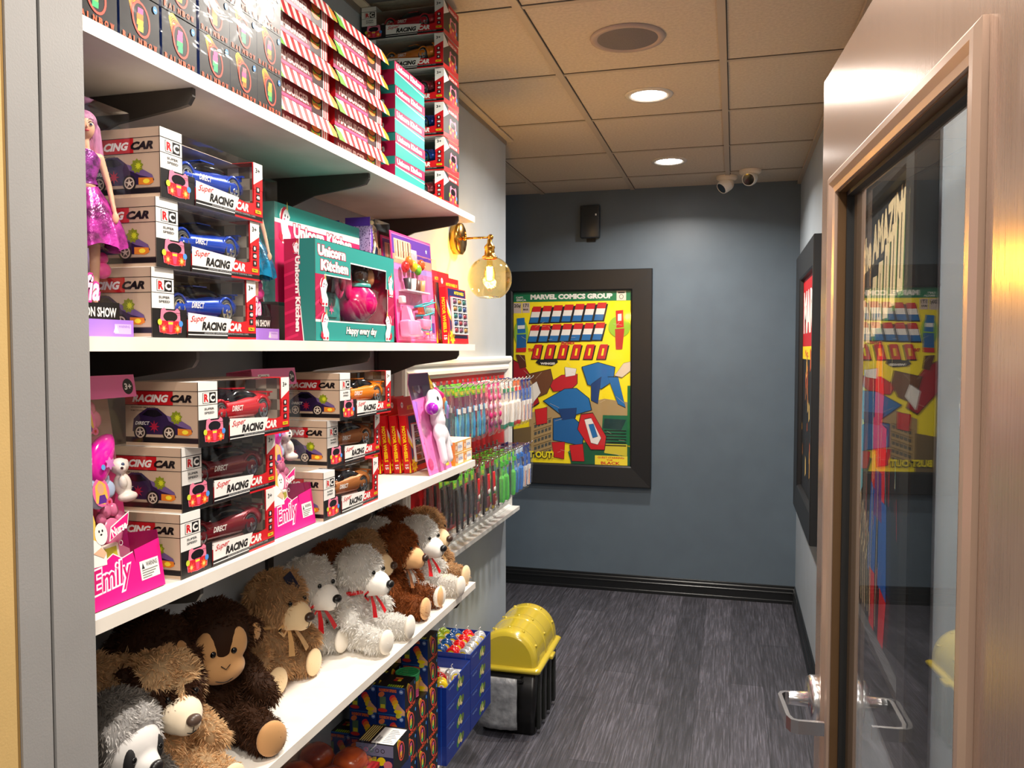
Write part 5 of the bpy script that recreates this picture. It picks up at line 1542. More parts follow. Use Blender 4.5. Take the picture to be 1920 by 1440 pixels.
# ---- hanging goods: the pack hangs from the peg, facing +x
def brush(b, z0, L, hc, bc, w=.011):
    b.loft([[(x * r[2] + .002, y * r[1], z0 + r[0] * L) for x, y in ((-.004, -.5), (.004, -.5), (.004, .5), (-.004, .5))] for r in ((0, .011, 1), (.1, .014, 1.3), (.35, .012, 1.2), (.45, .016, 1.4), (.6, .010, 1), (.68, .0055, .8), (.80, .0055, .8), (.83, w, .8), (1.0, w, .8))], hc)
    b.box(.005, -w * .42, z0 + .84 * L, .014, w * .42, z0 + .99 * L, bc)
def pack(kind):
    t = thing('toothbrush_pack' if 'brush' in kind else 'comb_pack' if kind == 'comb' else 'flosser_pack', None, 'hanging pack')
    w, hh = .046, .205
    head, bodyc = {'whitebrush': (K(232, 110, 50), WHT), 'greenbrush': (K(236, 240, 238), WHT), 'bluebrush': (K(24, 48, 130), WHT), 'pink': (K(232, 60, 140), PINK), 'firefly': (K(110, 206, 30), K(60, 150, 190)), 'comb': (K(106, 196, 40), BLK), 'redtoy': (K(150, 20, 40), DRED), 'limebrush': (K(130, 220, 60), K(90, 200, 80)), 'skybrush': (K(210, 224, 240), K(60, 130, 214))}[kind]
    c = MB()
    top = {'comb': .045, 'firefly': .035, 'pink': .03}.get(kind, .028)
    c.rbox(-.0006, -w / 2, -top, .0006, w / 2, 0, head, .0004)
    c.frame((.0007, -w / 2, -top), (0, 1, 0), (0, 0, 1))
    c.rc(w * .38, top * .75, w * .62, top * .85, BLK)
    if kind == 'firefly': c.txo('FIREFLY', w * .06, top * .15, w * .88, top * .38, YLW, K(20, 60, 20), .0012, .04)
    if kind == 'comb': c.tx('TOYS', w * .2, top * .1, w * .6, top * .3, YLW, .03)
    if kind == 'pink': c.tx('SHINE', w * .12, top * .15, w * .76, top * .35, WHT, .03)
    c.build('header_card', t)
    q = MB()
    if kind in ('whitebrush', 'greenbrush', 'limebrush', 'skybrush'):
        acc = {'whitebrush': K(206, 30, 36), 'greenbrush': K(30, 140, 110), 'limebrush': K(70, 190, 60), 'skybrush': K(50, 120, 210)}[kind]
        q.loft([[(x * r[1], y * r[2], -.2 + r[0]) for x, y in ((-.5, -.5), (.5, -.5), (.5, .5), (-.5, .5))] for r in ((.0, .016, .026), (.018, .018, .028))], acc, smooth=False)
        q.loft([[(x * r[1], y * r[2], -.2 + r[0]) for x, y in ((-.5, -.5), (.5, -.5), (.5, .5), (-.5, .5))] for r in ((.018, .018, .028), (.06, .02, .030), (.100, .018, .028), (.112, .008, .010), (.145, .006, .008), (.150, .008, .018), (.172, .008, .018))], bodyc if kind in ('whitebrush', 'greenbrush') else bodyc, smooth=False)
        q.box(.004, -.008, -.2 + .152, .012, .008, -.2 + .168, acc)
    elif kind == 'bluebrush':
        q.box(-.001, -w * .45, -.105, .0005, w * .45, -top, K(22, 44, 128)); q.frame((.0006, -w * .45, -.105), (0, 1, 0), (0, 0, 1))
        q.pg([(.006, .046), (.014, .060), (.026, .056), (.030, .042), (.020, .034)], WHT); q.rc(.004, .012, .024, .026, YEL)
        for s, a in ((-.010, WHT), (.010, WHT)):
            q.box(.002, s - .006, -.195, .012, s + .006, -.10, a); q.box(.0125, s - .003, -.19, .013, s + .004, -.12, ORG if s < 0 else K(30, 90, 190)); q.box(.003, s - .003, -.10, .008, s + .003, -.045, K(60, 110, 200))
    elif kind == 'firefly':
        q.box(-.001, -w * .45, -.10, .0005, w * .45, -top, K(110, 40, 70)); brush(q, -.195, .12, K(50, 140, 190), WHT); q.box(-.001, -w * .45, -.195, .0002, w * .45, -.10, K(110, 190, 190))
        q.frame((.0004, 0, -.15), (0, 1, 0), (0, 0, 1)); q.ring(0, 0, .013, .015, .003, BLK); q.el(0, 0, .007, .008, GREY)
    elif kind == 'pink':
        q.box(-.001, -w * .42, -.195, .0004, w * .42, -top, K(206, 30, 110))
        for k in range(4): q.ball((.006, 0, -.06 - .035 * k), (.006, .014, .013), (PINK, K(240, 190, 214), HOT, K(120, 40, 90))[k], 12, 8)
    elif kind == 'comb':
        q.rbox(.001, -.008, -.20, .007, .006, -top - .004, BLK, .002)
        for k in range(24): q.box(.002, .006, -.19 + k * .0058, .006, .018, -.1875 + k * .0058, BLK)
    elif kind == 'redtoy':
        q.box(-.001, -w * .44, -.20, .0003, w * .44, -top, K(40, 12, 18)); q.rbox(.001, -.010, -.13, .010, .010, -.05, RED, .004); q.rbox(.001, -.014, -.185, .008, .012, -.14, K(120, 30, 30), .003); q.box(.0004, -.018, -.198, .001, .010, -.186, YEL); q.ball((.008, 0, -.12), (.004, .012, .012), K(230, 226, 220), 10, 7)
    q.build({'comb': 'comb', 'redtoy': 'toy', 'pink': 'bead_string'}.get(kind, 'toothbrush'), t)
    bb = MB()
    bb.loft([[(-.002, -w / 2, z_), (.003 + d, -w / 2 + .002, z_), (.003 + d, w / 2 - .002, z_), (-.002, w / 2, z_)] for z_, d in ((-hh - .004, .0), (-hh * .9, .014), (-hh * .5, .018), (-top, .010), (-.012, .0))], M_bag, smooth=False)
    bb.build('clear_bag', t)
    return t
PK_ = {k: pack(k) for k in ('whitebrush', 'greenbrush', 'bluebrush', 'pink', 'firefly', 'comb', 'redtoy', 'limebrush', 'skybrush')}
desc = {'whitebrush': ('white toothbrush pack with a red handle end, hanging on the upper row of hooks', 'white and red toothbrush packs'),
        'greenbrush': ('white toothbrush pack with a green handle end, hanging on the upper row of hooks', 'white and green toothbrush packs'),
        'bluebrush': ('clear toothbrush pack with a dark blue card, hanging by the corner of the wall', 'dark blue toothbrush packs'),
        'pink': ('bright pink hanging card with round beads, beside the green header packs', 'pink hanging cards'),
        'firefly': ('hanging toothbrush pack with a lime green header reading FIREFLY', 'lime header toothbrush packs'),
        'comb': ('black comb pack with a green header hanging in the lower row', 'black comb packs'),
        'redtoy': ('dark red toy pack hanging in the lower row among the comb packs', 'dark red toy packs'),
        'limebrush': ('bright green toothbrush pack hanging in the lower row', 'bright green toothbrush packs'),
        'skybrush': ('sky blue and white toothbrush pack hanging in the lower row', 'sky blue toothbrush packs')}
random.seed(9)
def row(ys, kinds, zp, L, n, where, xs=None):
    for y, k in zip(ys, kinds):
        o = bpy.data.objects.new('peg_hook', PEG); COL.objects.link(o)
        o.location = (XW + .015, y, zp)
        o.scale = (L / .17, 1, 1)
        tag(o, 'thin chrome wire peg sticking out of the red board, %s' % where, 'hook', 'wire pegs, ' + where)
        for j in range(n):
            x = XW + .015 + L * (1 - (j + .35) / (n + .3))
            d, g = desc[k]
            o2 = put(PK_[k], (x, y + random.uniform(-.002, .002), zp + .006), 0, d, g, rot=(random.uniform(-.05, .05), random.uniform(-.03, .03), random.uniform(-.12, .12)))
row([2.72 + .066 * i for i in range(17)], ['firefly', 'firefly', 'firefly', 'firefly', 'firefly', 'firefly', 'pink', 'pink', 'pink', 'greenbrush', 'greenbrush', 'greenbrush', 'whitebrush', 'whitebrush', 'bluebrush', 'bluebrush', 'bluebrush'], 1.462, .172, 3, 'upper row')
row([2.70 + .066 * i for i in range(17)], ['comb', 'comb', 'comb', 'comb', 'redtoy', 'comb', 'redtoy', 'redtoy', 'comb', 'limebrush', 'limebrush', 'comb', 'limebrush', 'skybrush', 'skybrush', 'bluebrush', 'bluebrush'], 1.155, .172, 3, 'lower row')

# ================================================================ WALL LAMP
t = thing('wall_lamp', 'brass wall lamp with a clear amber glass globe, lit', 'wall lamp', (XW + .001, 3.19, 2.052))
b = MB().lathe([(0, .0), (.066, 0), (.066, .030), (.060, .034), (.0, .034)], M_brass, axis=(1, 0, 0), n=12)
b.build('wall_plate', t)
ax, az = .156, -.002
MB().tube([(.03, 0, .0), (ax, -.02, az)], .0045, M_brass, 10).ball((.045, 0, 0), .010, M_brass).build('arm', t)
MB().ball((ax + .004, -.022, az), (.012, .008, .012), M_brass).tube([(.05, 0, .0), (.05, -.012, .026)], .003, M_brass, 8).build('joint', t)
gx, gy = ax + .004, -.035
MB().lathe([(0, 0), (.009, -.002), (.010, -.018), (.020, -.028), (.022, -.036), (.019, -.040), (.021, -.064), (.030, -.070), (.032, -.078), (.026, -.080)], M_brass, c=(gx, gy, az - .008), n=22).build('socket', t)
cz = az - .165
pr = []
for k in range(19):
    a = math.radians(24 + (150 - 24) * k / 18)
    pr.append((.089 * math.sin(a), .089 * math.cos(a)))
pr2 = [(r - .0022 * (r / .089), z_ * .975) for r, z_ in pr[::-1]]
MB().lathe(pr + pr2, M_globe, c=(gx, gy, cz), n=40).build('glass_globe', t)
bulb = MB().lathe([(.0, -.036), (.014, -.032), (.022, -.018), (.023, .0), (.018, .018), (.012, .030), (.011, .050)], film('bulb_glass', tint=(1, .9, .6), ior=1.3), c=(gx, gy, cz + .022), n=24)
bulb.build('bulb', t)
fm = K(255, 214, 110, .5, emit=(1, .62, .16, 160))
b = MB()
for k in range(4):
    a = PI / 2 * k
    b.tube([(gx + .007 * math.cos(a), gy + .007 * math.sin(a), cz - .006), (gx + .010 * math.cos(a), gy + .010 * math.sin(a), cz + .046)], .0028, fm, 8)
b.build('filament', t)
LAMP_POS = (XW + gx, 3.19 + gy, 2.052 + cz + .02)
bpy.data.objects['sconce_bulb_lamp'].location = LAMP_POS

# ================================================================ POSTERS (plain stand-ins in black mitred frames)
def framed(name, label, w, hh, fw, loc, rz):
    t = thing(name, label, 'framed poster', loc, rz)          # local: x right, z up, faces -y
    b = MB()
    MF = K(26, 26, 28, .42)
    pr = [(0, .0), (0, -.040), (.004, -.044), (fw - .012, -.036), (fw - .004, -.030), (fw, -.014), (fw, 0)]
    rings = []
    for (x, z_, ux, uz) in ((0, 0, 1, 1), (w, 0, -1, 1), (w, hh, -1, -1), (0, hh, 1, -1)):
        rings.append([V((x + ux * p, q, z_ + uz * p)) for p, q in pr])
    rings.append(rings[0])
    b.loft(rings, MF, closed=False, cap=False, smooth=False)
    b.build('frame', t)
    return t
fw = .140
t = framed('framed_poster', 'large yellow comic style poster in a wide black frame on the slate back wall', 1.070, 1.425, fw, (-1.585, YF - .001, .700), 0)
W_, H_ = 1.070 - 2 * fw, 1.425 - 2 * fw
b = MB().box(fw - .004, -.012, fw - .004, 1.070 - fw + .004, -.002, 1.425 - fw + .004, WHT)
b.EPS = .00003
b.frame((fw, -.012, fw), (1, 0, 0), (0, 0, 1))
S = lambda x, y: ((x - 80) / 712 * W_, (1232 - y) / 1050 * H_)
def PG(pts, m): b.pg([S(*p) for p in pts], m)
def RCT(x0, y0, x1, y1, m): PG([(x0, y0), (x1, y0), (x1, y1), (x0, y1)], m)
def TXT(s, x0, y0, x1, y1, m, bold=.03, shear=0): 
    a, c = S(x0, y1); e, d = S(x1, y0); b.tx(s, a, c, e - a, d - c, m, bold, shear)
PY, PG_, PK1, PT1, PT2, PBL, PRD, PBN = K(255, 232, 24), K(14, 120, 76), K(16, 14, 16), K(176, 148, 100), K(120, 98, 62), K(28, 110, 176), K(206, 26, 34), K(112, 66, 36)
RCT(80, 182, 792, 1232, PY)
RCT(80, 182, 792, 240, PG_)
TXT('MARVEL COMICS GROUP', 185, 194, 684, 226, WHT, .06); TXT('CAPT.', 94, 206, 142, 218, WHT); TXT('ERICA', 98, 222, 158, 234, WHT)
RCT(708, 182, 764, 238, K(226, 218, 200)); RCT(716, 188, 756, 196, PK1); b.ring(*S(736, 216), .014, .016, .003, PK1)
RCT(80, 244, 128, 308, K(210, 190, 180)); TXT('20¢', 82, 252, 124, 278, PK1); RCT(134, 244, 180, 306, K(210, 190, 180)); TXT('171', 140, 250, 172, 272, PK1); TXT('MAR', 140, 280, 172, 292, PK1)
# two rows of slanted tri-colour blocks, plain shapes
def tri(x0, x1, y0, y1, sl):
    for o, mm_ in ((7, PK1), (0, None)):
        n = 3
        for k in range(n):
            a, c = y0 + (y1 - y0) * k / n, y0 + (y1 - y0) * (k + 1) / n
            xa, xc = sl * (y1 - a) / (y1 - y0), sl * (y1 - c) / (y1 - y0)
            if mm_ is PK1:
                PG([(x0 + xa + 9 - o * 2, a + 8), (x1 + xa + 9, a + 8), (x1 + xc + 9, c + 8), (x0 + xc + 9 - o * 2, c + 8)], PK1)
            else:
                PG([(x0 + xa, a), (x1 + xa, a), (x1 + xc, c), (x0 + xc, c)], (PRD, WHT, PBL)[k])
for k in range(7): tri(178 + k * 66, 230 + k * 66, 268 - k * 3, 368 - k * 2, 24)
for k in range(7): tri(168 + k * 66, 220 + k * 66, 382 - k * 2, 486 - k * 2, 26)
TXT('AND', 372, 486, 458, 500, PRD, .05); TXT('THE', 172, 526, 208, 546, PRD, .05)
for k in range(6):
    x = 196 + k * 80
    PG([(x - 8, 596), (x + 52, 596), (x + 72, 508), (x + 14, 508)], PK1); PG([(x - 2, 590), (x + 46, 590), (x + 64, 502), (x + 18, 502)], PRD); PG([(x + 22, 570), (x + 34, 570), (x + 42, 526), (x + 30, 526)], PY)
b.el(*S(726, 396), .072, .070, K(150, 196, 50), 28)
PG([(704, 300), (748, 296), (752, 400), (708, 404)], PRD); PG([(700, 410), (756, 406), (744, 530), (706, 532)], K(190, 50, 40)); PG([(716, 320), (738, 318), (738, 360), (716, 362)], WHT)
b.el(*S(128, 430), .050, .088, K(150, 196, 60), 24)
PG([(100, 340), (148, 336), (156, 430), (104, 434)], PBL); PG([(106, 384), (150, 382), (150, 404), (106, 406)], WHT); PG([(100, 440), (158, 438), (160, 520), (98, 524)], K(24, 96, 160)); PG([(96, 526), (160, 522), (158, 548), (96, 550)], PRD)
PG([(232, 596), (350, 588), (356, 612), (320, 634), (240, 628), (218, 612)], PK1); TXT('WINGS!', 248, 612, 338, 626, WHT, .05)
# town blocks along the bottom
for q, c in (([(180, 930), (320, 870), (400, 850), (400, 1100), (330, 1150), (180, 1180)], PT1), ([(80, 1030), (190, 1010), (190, 1232), (80, 1232)], PT2), ([(500, 830), (560, 850), (640, 830), (780, 850), (780, 1020), (500, 1020)], PT1), ([(630, 930), (780, 930), (780, 1110), (620, 1110)], K(20, 104, 70)), ([(500, 1100), (700, 1090), (792, 1120), (792, 1232), (440, 1232), (420, 1160)], K(24, 92, 60)), ([(640, 1104), (776, 1104), (776, 1176), (640, 1160)], K(216, 200, 60)), ([(776, 750), (792, 750), (792, 1110), (776, 1110)], K(20, 110, 60)), ([(640, 950), (770, 955), (740, 1020), (630, 1010)], K(20, 60, 60))): PG(q, c)
for r in range(5):
    PG([(206, 990 + 46 * r), (318, 950 + 46 * r), (318, 956 + 46 * r), (206, 996 + 46 * r)], PT2)
    for k in range(5): PG([(210 + 22 * k, 1000 + 46 * r - 8 * k), (226 + 22 * k, 994 + 46 * r - 8 * k), (226 + 22 * k, 1014 + 46 * r - 8 * k), (210 + 22 * k, 1020 + 46 * r - 8 * k)], K(84, 86, 80))
for k in range(6): PG([(640, 1020 + 18 * k), (770, 1020 + 18 * k), (770, 1026 + 18 * k), (640, 1026 + 18 * k)], PK1)
# plain sweeping colour shapes where the artwork has its figures
def shp(pts, m, o=.004):
    q = [S(*p) for p in pts]
    cx = sum(a for a, c in q) / len(q); cy = sum(c for a, c in q) / len(q)
    b.pg([(cx + (a - cx) * 1.045, cy + (c - cy) * 1.045) for a, c in q], PK1); b.pg(q, m)
shp([(80, 600), (150, 640), (190, 700), (240, 860), (180, 900), (80, 780)], K(170, 20, 34))
shp([(300, 740), (380, 690), (474, 684), (474, 740), (430, 780), (330, 790)], K(196, 24, 38))
shp([(160, 690), (310, 655), (325, 720), (290, 800), (200, 840)], PBN)
shp([(96, 566), (150, 570), (160, 640), (120, 650)], BRN)
shp([(170, 770), (225, 730), (250, 800), (190, 880)], WHT)
shp([(400, 640), (470, 650), (462, 690), (404, 700)], WHT)
shp([(505, 640), (600, 612), (700, 640), (690, 720), (620, 770), (540, 745)], PBL)
shp([(560, 745), (620, 700), (600, 860), (560, 840)], K(16, 60, 120)); shp([(660, 700), (720, 700), (764, 880), (720, 860)], PBL)
shp([(700, 690), (752, 616), (792, 606), (792, 660), (744, 700)], CRM)
shp([(270, 850), (400, 775), (470, 770), (545, 830), (560, 900), (400, 950)], PBL)
shp([(330, 960), (440, 940), (520, 1010), (505, 1120), (400, 1100), (330, 1090)], K(24, 96, 160))
shp([(360, 900), (470, 890), (465, 950), (385, 965)], K(16, 60, 120))
shp([(215, 905), (290, 890), (290, 985), (225, 1000)], PRD); shp([(320, 1105), (400, 1100), (395, 1205), (335, 1195)], PRD); shp([(430, 1120), (510, 1110), (520, 1215), (445, 1215)], PRD)
shp([(500, 930), (570, 920), (650, 1060), (640, 1140), (560, 1140), (480, 1020)], PRD); shp([(520, 960), (560, 950), (620, 1070), (600, 1110), (560, 1100)], WHT); shp([(545, 990), (575, 985), (600, 1060), (570, 1070)], PBL)
RCT(584, 1176, 778, 1232, YLW); TXT('GUEST-STARRING:', 600, 1182, 760, 1194, PRD); TXT('THE', 654, 1198, 690, 1208, PRD); TXT('BLACK', 620, 1212, 734, 1230, PRD)
TXT('BUST OUT!', 96, 1162, 336, 1208, PK1, .12); TXT('BUST OUT!', 96, 1160, 332, 1204, K(246, 226, 30), .05)
random.seed(4)
for k in range(26):
    x, y, a = random.uniform(100, 770), random.uniform(300, 1200), random.uniform(-.9, .9)
    l = random.uniform(20, 70); b.ln([S(x, y), S(x + l * math.cos(a), y + l * math.sin(a))], .0014, CRM)
b.build('print', t)
MB().box(fw - .002, -.0245, fw - .002, 1.07 - fw + .002, -.0225, 1.425 - fw + .002, film('poster_glazing', ior=1.3, rough=.05)).build('glazing', t)

def side_poster(y_far, label, fn):
    """on the right wall; local x runs towards the viewer"""
    t = framed('framed_poster', label, 1.070, 1.425, fw, (XR - .001, y_far, .700), -PI / 2)
    b = MB().box(fw - .004, -.012, fw - .004, 1.070 - fw + .004, -.002, 1.425 - fw + .004, K(20, 20, 24))
    b.EPS = .00003
    b.frame((fw, -.012, fw), (1, 0, 0), (0, 0, 1))
    fn(b)
    b.build('print', t)
def art_dark(b):
    # black sheet with two rising lines of cream blocks, red and blue uprights, cream splashes
    cr = K(226, 204, 160)
    b.rc(0, 0, W_, H_, K(18, 20, 26))
    b.tx('the AMAZING', .04, H_ * .855, W_ * .86, .105, cr, .05, 0, 0, lambda a, q: q + a * .07)
    for k in range(8):
        x = .02 + k * .094
        hgt = .14 + .012 * k
        y = H_ * .67 + .012 * k + .0016 * k * k
        b.pg([(x + .012, y - .012), (x + .082, y - .012), (x + .098, y + hgt), (x + .032, y + hgt)], K(60, 110, 40)); b.pg([(x, y), (x + .07, y), (x + .088, y + hgt), (x + .022, y + hgt)], cr); b.pg([(x + .03, y + .03), (x + .042, y + .03), (x + .054, y + hgt - .03), (x + .044, y + hgt - .03)], K(18, 20, 26))
    rd, bl = K(196, 22, 34), K(20, 80, 160)
    for q, c in (([(.38, .66), (.50, .62), (.56, .80), (.52, .93), (.46, .98), (.40, .90)], rd), ([(.34, .50), (.60, .50), (.62, .70), (.36, .72)], rd), ([(.28, .20), (.44, .20), (.46, .52), (.34, .56)], bl), ([(.50, .20), (.66, .16), (.64, .52), (.50, .52)], bl), ([(.40, .44), (.56, .44), (.54, .62), (.42, .62)], K(90, 40, 110)), ([(.34, -.0), (.44, -.0), (.44, .22), (.32, .22)], rd), ([(.52, .0), (.62, .0), (.66, .18), (.54, .20)], rd), ([(.06, .45), (.14, .5), (.16, .9), (.10, .8)], K(90, 170, 190))):
        b.pg([(x * W_, y * H_ * .62 if y <= .62 else y * H_ * .7) for x, y in q], c)
    random.seed(8)
    for k in range(34):
        x, y = random.uniform(.05, .95) * W_, random.uniform(.03, .60) * H_
        b.ln([(x, y), (x + random.uniform(-.02, .02), y + random.uniform(.03, .14))], random.uniform(.001, .005), random.choice([cr, cr, rd, K(150, 60, 40), K(90, 160, 170)]))
    for k in range(5): b.ln([(W_ * (.05 + .05 * k), H_ * (.18 - .01 * k)), (W_ * (.12 + .05 * k), H_ * (.30 - .02 * k)), (W_ * (.16 + .05 * k), H_ * .02)], .008, cr)
    for x in (.36, .47): b.ln([(W_ * x, .02), (W_ * (x + .02), H_ * .35), (W_ * (x - .01), H_ * .66)], .004, cr)
def art_gold(b):
    b.rc(0, 0, W_, H_, K(22, 16, 14)); b.rc(0, H_ * .62, W_, H_, K(196, 22, 30))
    b.tx('MARV', W_ * .05, H_ * .74, W_ * .9, H_ * .2, WHT, .06); b.rc(0, H_ * .62, W_ * .9, H_ * .68, YEL); b.tx('No. 1', W_ * .2, H_ * .63, W_ * .4, .04, RED)
    random.seed(6)
    for k in range(46):
        x, y = random.uniform(.02, .9) * W_, random.uniform(.02, .58) * H_
        r = random.uniform(.02, .07)
        b.pg([(x, y), (x + r, y + r * .4), (x + r * .8, y + r * 1.6), (x + r * .1, y + r * 1.9)], random.choice([K(206, 150, 60), K(150, 90, 40), K(226, 190, 110), K(200, 90, 40), K(70, 40, 26), K(30, 22, 20)]))
side_poster(5.03, 'dark framed poster with red top on the right wall near the corner', art_gold)
side_poster(2.86, 'black framed poster with cream lettering seen through the glass of the door', art_dark)

# ================================================================ LOW GOODS: SPRING BOXES, TRAYS, ORANGE TOYS
def blue_spring(w=.0835, h=.0775):
    t = thing('spring_toy_box', None, 'toy box')
    NBL = K(18, 48, 118)
    b = MB().box(-w, 0, 0, 0, w, h, BLK)
    b.frame((-w, 0, 0), (1, 0, 0), (0, 0, 1))
    b.rc(0, 0, w, h, NBL); b.rc(0, h * .96, w, h, K(40, 100, 170))
    b.tx('RAINBOW SPRING', w * .08, h * .80, w * .62, h * .12, K(236, 110, 30), .05)
    b.el(w * .87, h * .85, .006, .0062, K(120, 150, 210)); b.rc(w * .83, h * .835, w * .91, h * .865, WHT)
    b.rc(w * .10, h * .14, w * .32, h * .62, K(90, 120, 90)); b.rc(w * .13, h * .2, w * .29, h * .34, K(214, 200, 50)); b.el(w * .2, h * .12, w * .17, h * .07, K(206, 50, 50)); b.el(w * .16, h * .70, w * .12, h * .09, K(226, 120, 70), rot=.5)
    for k in range(6): b.el(w * (.56 + .045 * k), h * (.60 - .06 * k - .012 * k * k), w * .13, h * .10, (K(220, 50, 60), K(236, 110, 50), K(240, 170, 40), K(236, 206, 40), K(190, 206, 50), K(220, 210, 60))[k], 14, .8)
    b.pg([(w * .74, h * .42), (w, h * .16), (w, 0), (w * .86, 0), (w * .66, h * .18)], K(226, 170, 130)); b.el(w * .76, h * .12, w * .15, h * .07, YEL)
    b.frame((0, 0, 0), (0, 1, 0), (0, 0, 1))
    rainbow_spring(b, w * .52, h * .56, h * .95, [G1, K(206, 206, 60), Y1, P1]); b.tx('RAINBOW', w * .08, h * .06, w * .84, h * .14, K(240, 84, 40), .03); b.el(w * .88, h * .86, .0045, .0055, K(70, 140, 210))
    b.frame((-w, 0, h), (1, 0, 0), (0, 1, 0))
    b.rc(0, 0, w, w, BLK)
    for k in range(7): b.rc(w * (.36 + .08 * k), w * .02, w * (.41 + .08 * k), w * .20, K(150 + 12 * k, 214, 40))
    b.rc(w * .38, w * .5, w * .50, w * .66, RED); b.rc(w * .52, w * .5, w * .64, w * .66, YEL); b.rc(w * .38, w * .70, w * .64, w * .8, ORG)
    b.build('carton', t)
    return t
bs = blue_spring()
zl = .2722
SBW, SBH = .0835, .0775
cols_ = [(-.872, 2.085, 6, 0), (-.872, 2.1705, 4, 1), (-.872, 2.256, 6, 2), (-.957, 2.085, 4, 3), (-.957, 2.1705, 5, 4), (-.957, 2.256, 6, 5), (-1.0415, 2.10, 3, 6)]
cn = ['nearest outer pile', 'low second outer pile', 'outer pile next to the trays', 'nearest inner pile', 'second inner pile', 'inner pile next to the trays', 'pile against the wall']
hts = {0: 5, 1: 4, 2: 6, 3: 5, 4: 5, 5: 6, 6: 3}
for x, y, n, ci in cols_:
    n = hts[ci]
    for k in range(n):
        put(bs, (x + .001 * ((k * 3 + ci) % 3), y, zl + k * .0780), R_(.6 * ((k * 5 + ci) % 3 - 1)), 'blue spring box, %s from the bottom, %s' % (('first', 'second', 'third', 'fourth', 'fifth', 'sixth')[k], cn[ci]), 'blue and black spring toy boxes under the plush shelf')
# loose spring standing on the low pile
t = thing('rainbow_spring', 'green topped rainbow coil spring standing among the blue spring boxes', 'toy', (-.915, 2.212, zl + 4 * .0780 + .001))
for k, (c, nm) in enumerate(((P1, 'pink_coils'), (Y1, 'yellow_coils'), (G1, 'green_coils'))):
    b = MB()
    for j in range(5):
        z_ = (k * 5 + j) * .0048
        xo = -.012 * math.sin(z_ * 18) + .010
        r = .020 + .0010 * (k * 5 + j)
        b.lathe([(r, z_), (r + .0022, z_ + .001), (r + .0022, z_ + .0036), (r, z_ + .0046), (r - .003, z_ + .0036), (r - .003, z_ + .001), (r, z_)], c, c=(xo, 0, 0), n=26)
    b.build(nm, t)
# loose box showing its grey face and the white printed label on top
t = thing('spring_toy_box', 'spring toy box lying in front with a white printed label on top', 'toy box', (-.838, 1.925, .4975))
w, d, h = .105, .105, .080
b = MB().box(-w, 0, 0, 0, d, h, K(70, 70, 92))
b.frame((-w, 0, 0), (1, 0, 0), (0, 0, 1)); b.rc(0, h * .62, w, h, K(120, 122, 150)); b.rc(0, 0, w, h * .62, K(30, 40, 80))
for k in range(5): b.ring(w * (.12 + .15 * k), h * .80, .0055, .0055, .0014, (BLK, PINK, GRN, BLK, BLK)[k])
for k, c in enumerate((K(200, 206, 60), K(240, 150, 90), K(120, 190, 60), YEL, K(226, 120, 130))): b.el(w * (.14 + .18 * k), h * (.36 + .1 * (k % 2)), w * .12, h * .14, c, 14, .4); b.el(w * (.2 + .18 * k), h * .14, w * .11, h * .10, K(210, 200, 60), 12)
b.frame((0, 0, 0), (0, 1, 0), (0, 0, 1)); b.rc(0, 0, d, h, BLK); rainbow_spring(b, d * .5, h * .55, h * .9, [ORG, Y1, P1, P1])
b.frame((-w, 0, h), (1, 0, 0), (0, 1, 0)); b.rc(0, 0, w, d, BLK)
for k in range(5): b.rc(w * (.04 + .06 * k), d * .1, w * (.065 + .06 * k), d * .95, K(226, 206, 120))
b.rc(w * .38, d * .06, w * .98, d * .92, K(238, 236, 232))
for k in range(9): b.rc(w * .64, d * (.14 + .08 * k), w * (.92 - .05 * (k % 3)), d * (.165 + .08 * k), GREY)
b.rc(w * .44, d * .16, w * .46, d * .46, BLK)
for k in range(6): b.rc(w * (.48 + .014 * k), d * .16, w * (.486 + .014 * k), d * .40, BLK)
b.build('carton', t)
# orange toy buns in clear trays
def bun_pack():
    t = thing('toy_bun_pack', None, 'toy pack')
    MBn = noisy('orange_bun_plastic', [(.35, (120, 30, 10)), (.65, (190, 80, 20))], 18, .22)
    for i in range(2):
        for j in range(3):
            MB().lathe([(0, .055), (.022, .052), (.038, .040), (.044, .024), (.040, .010), (.030, .002), (0, 0)][::-1], MBn, c=(-.052 - .095 * i, .055 + .098 * j, .012), n=26).build('toy_bun', t)
    MB().box(-.20, 0, 0, 0, .31, .012, K(150, 16, 22)).box(-.205, 0, 0, -.200, .31, .085, K(214, 190, 160)).build('tray', t)
    MB().rbox(-.197, .003, .0125, -.002, .307, .074, film('clear_lid', rough=.06, bumpy=.4, scale=12), .012).build('clear_lid', t)
    return t
bp = bun_pack()
for k in range(4):
    put(bp, (-.850 - .006 * k, 1.585 + .004 * k, zl + .0862 * k), 0, 'clear pack of round orange toy buns, %s' % ('at the bottom of the pile', 'second from the bottom', 'third from the bottom', 'on top of the pile beside the spring boxes')[k], 'orange toy bun packs')
t = thing('cardboard_box', 'dark blue box under the loose labelled spring box', 'box', (-.838, 1.918, zl))
b = MB().box(-.13, 0, 0, 0, .125, .2245, K(22, 40, 92)); b.frame((-.13, 0, 0), (1, 0, 0), (0, 0, 1)); b.rc(.01, .02, .12, .2, K(30, 60, 130)); b.tx('RAINBOW', .02, .12, .09, .02, ORG, .03)
b.build('carton', t)

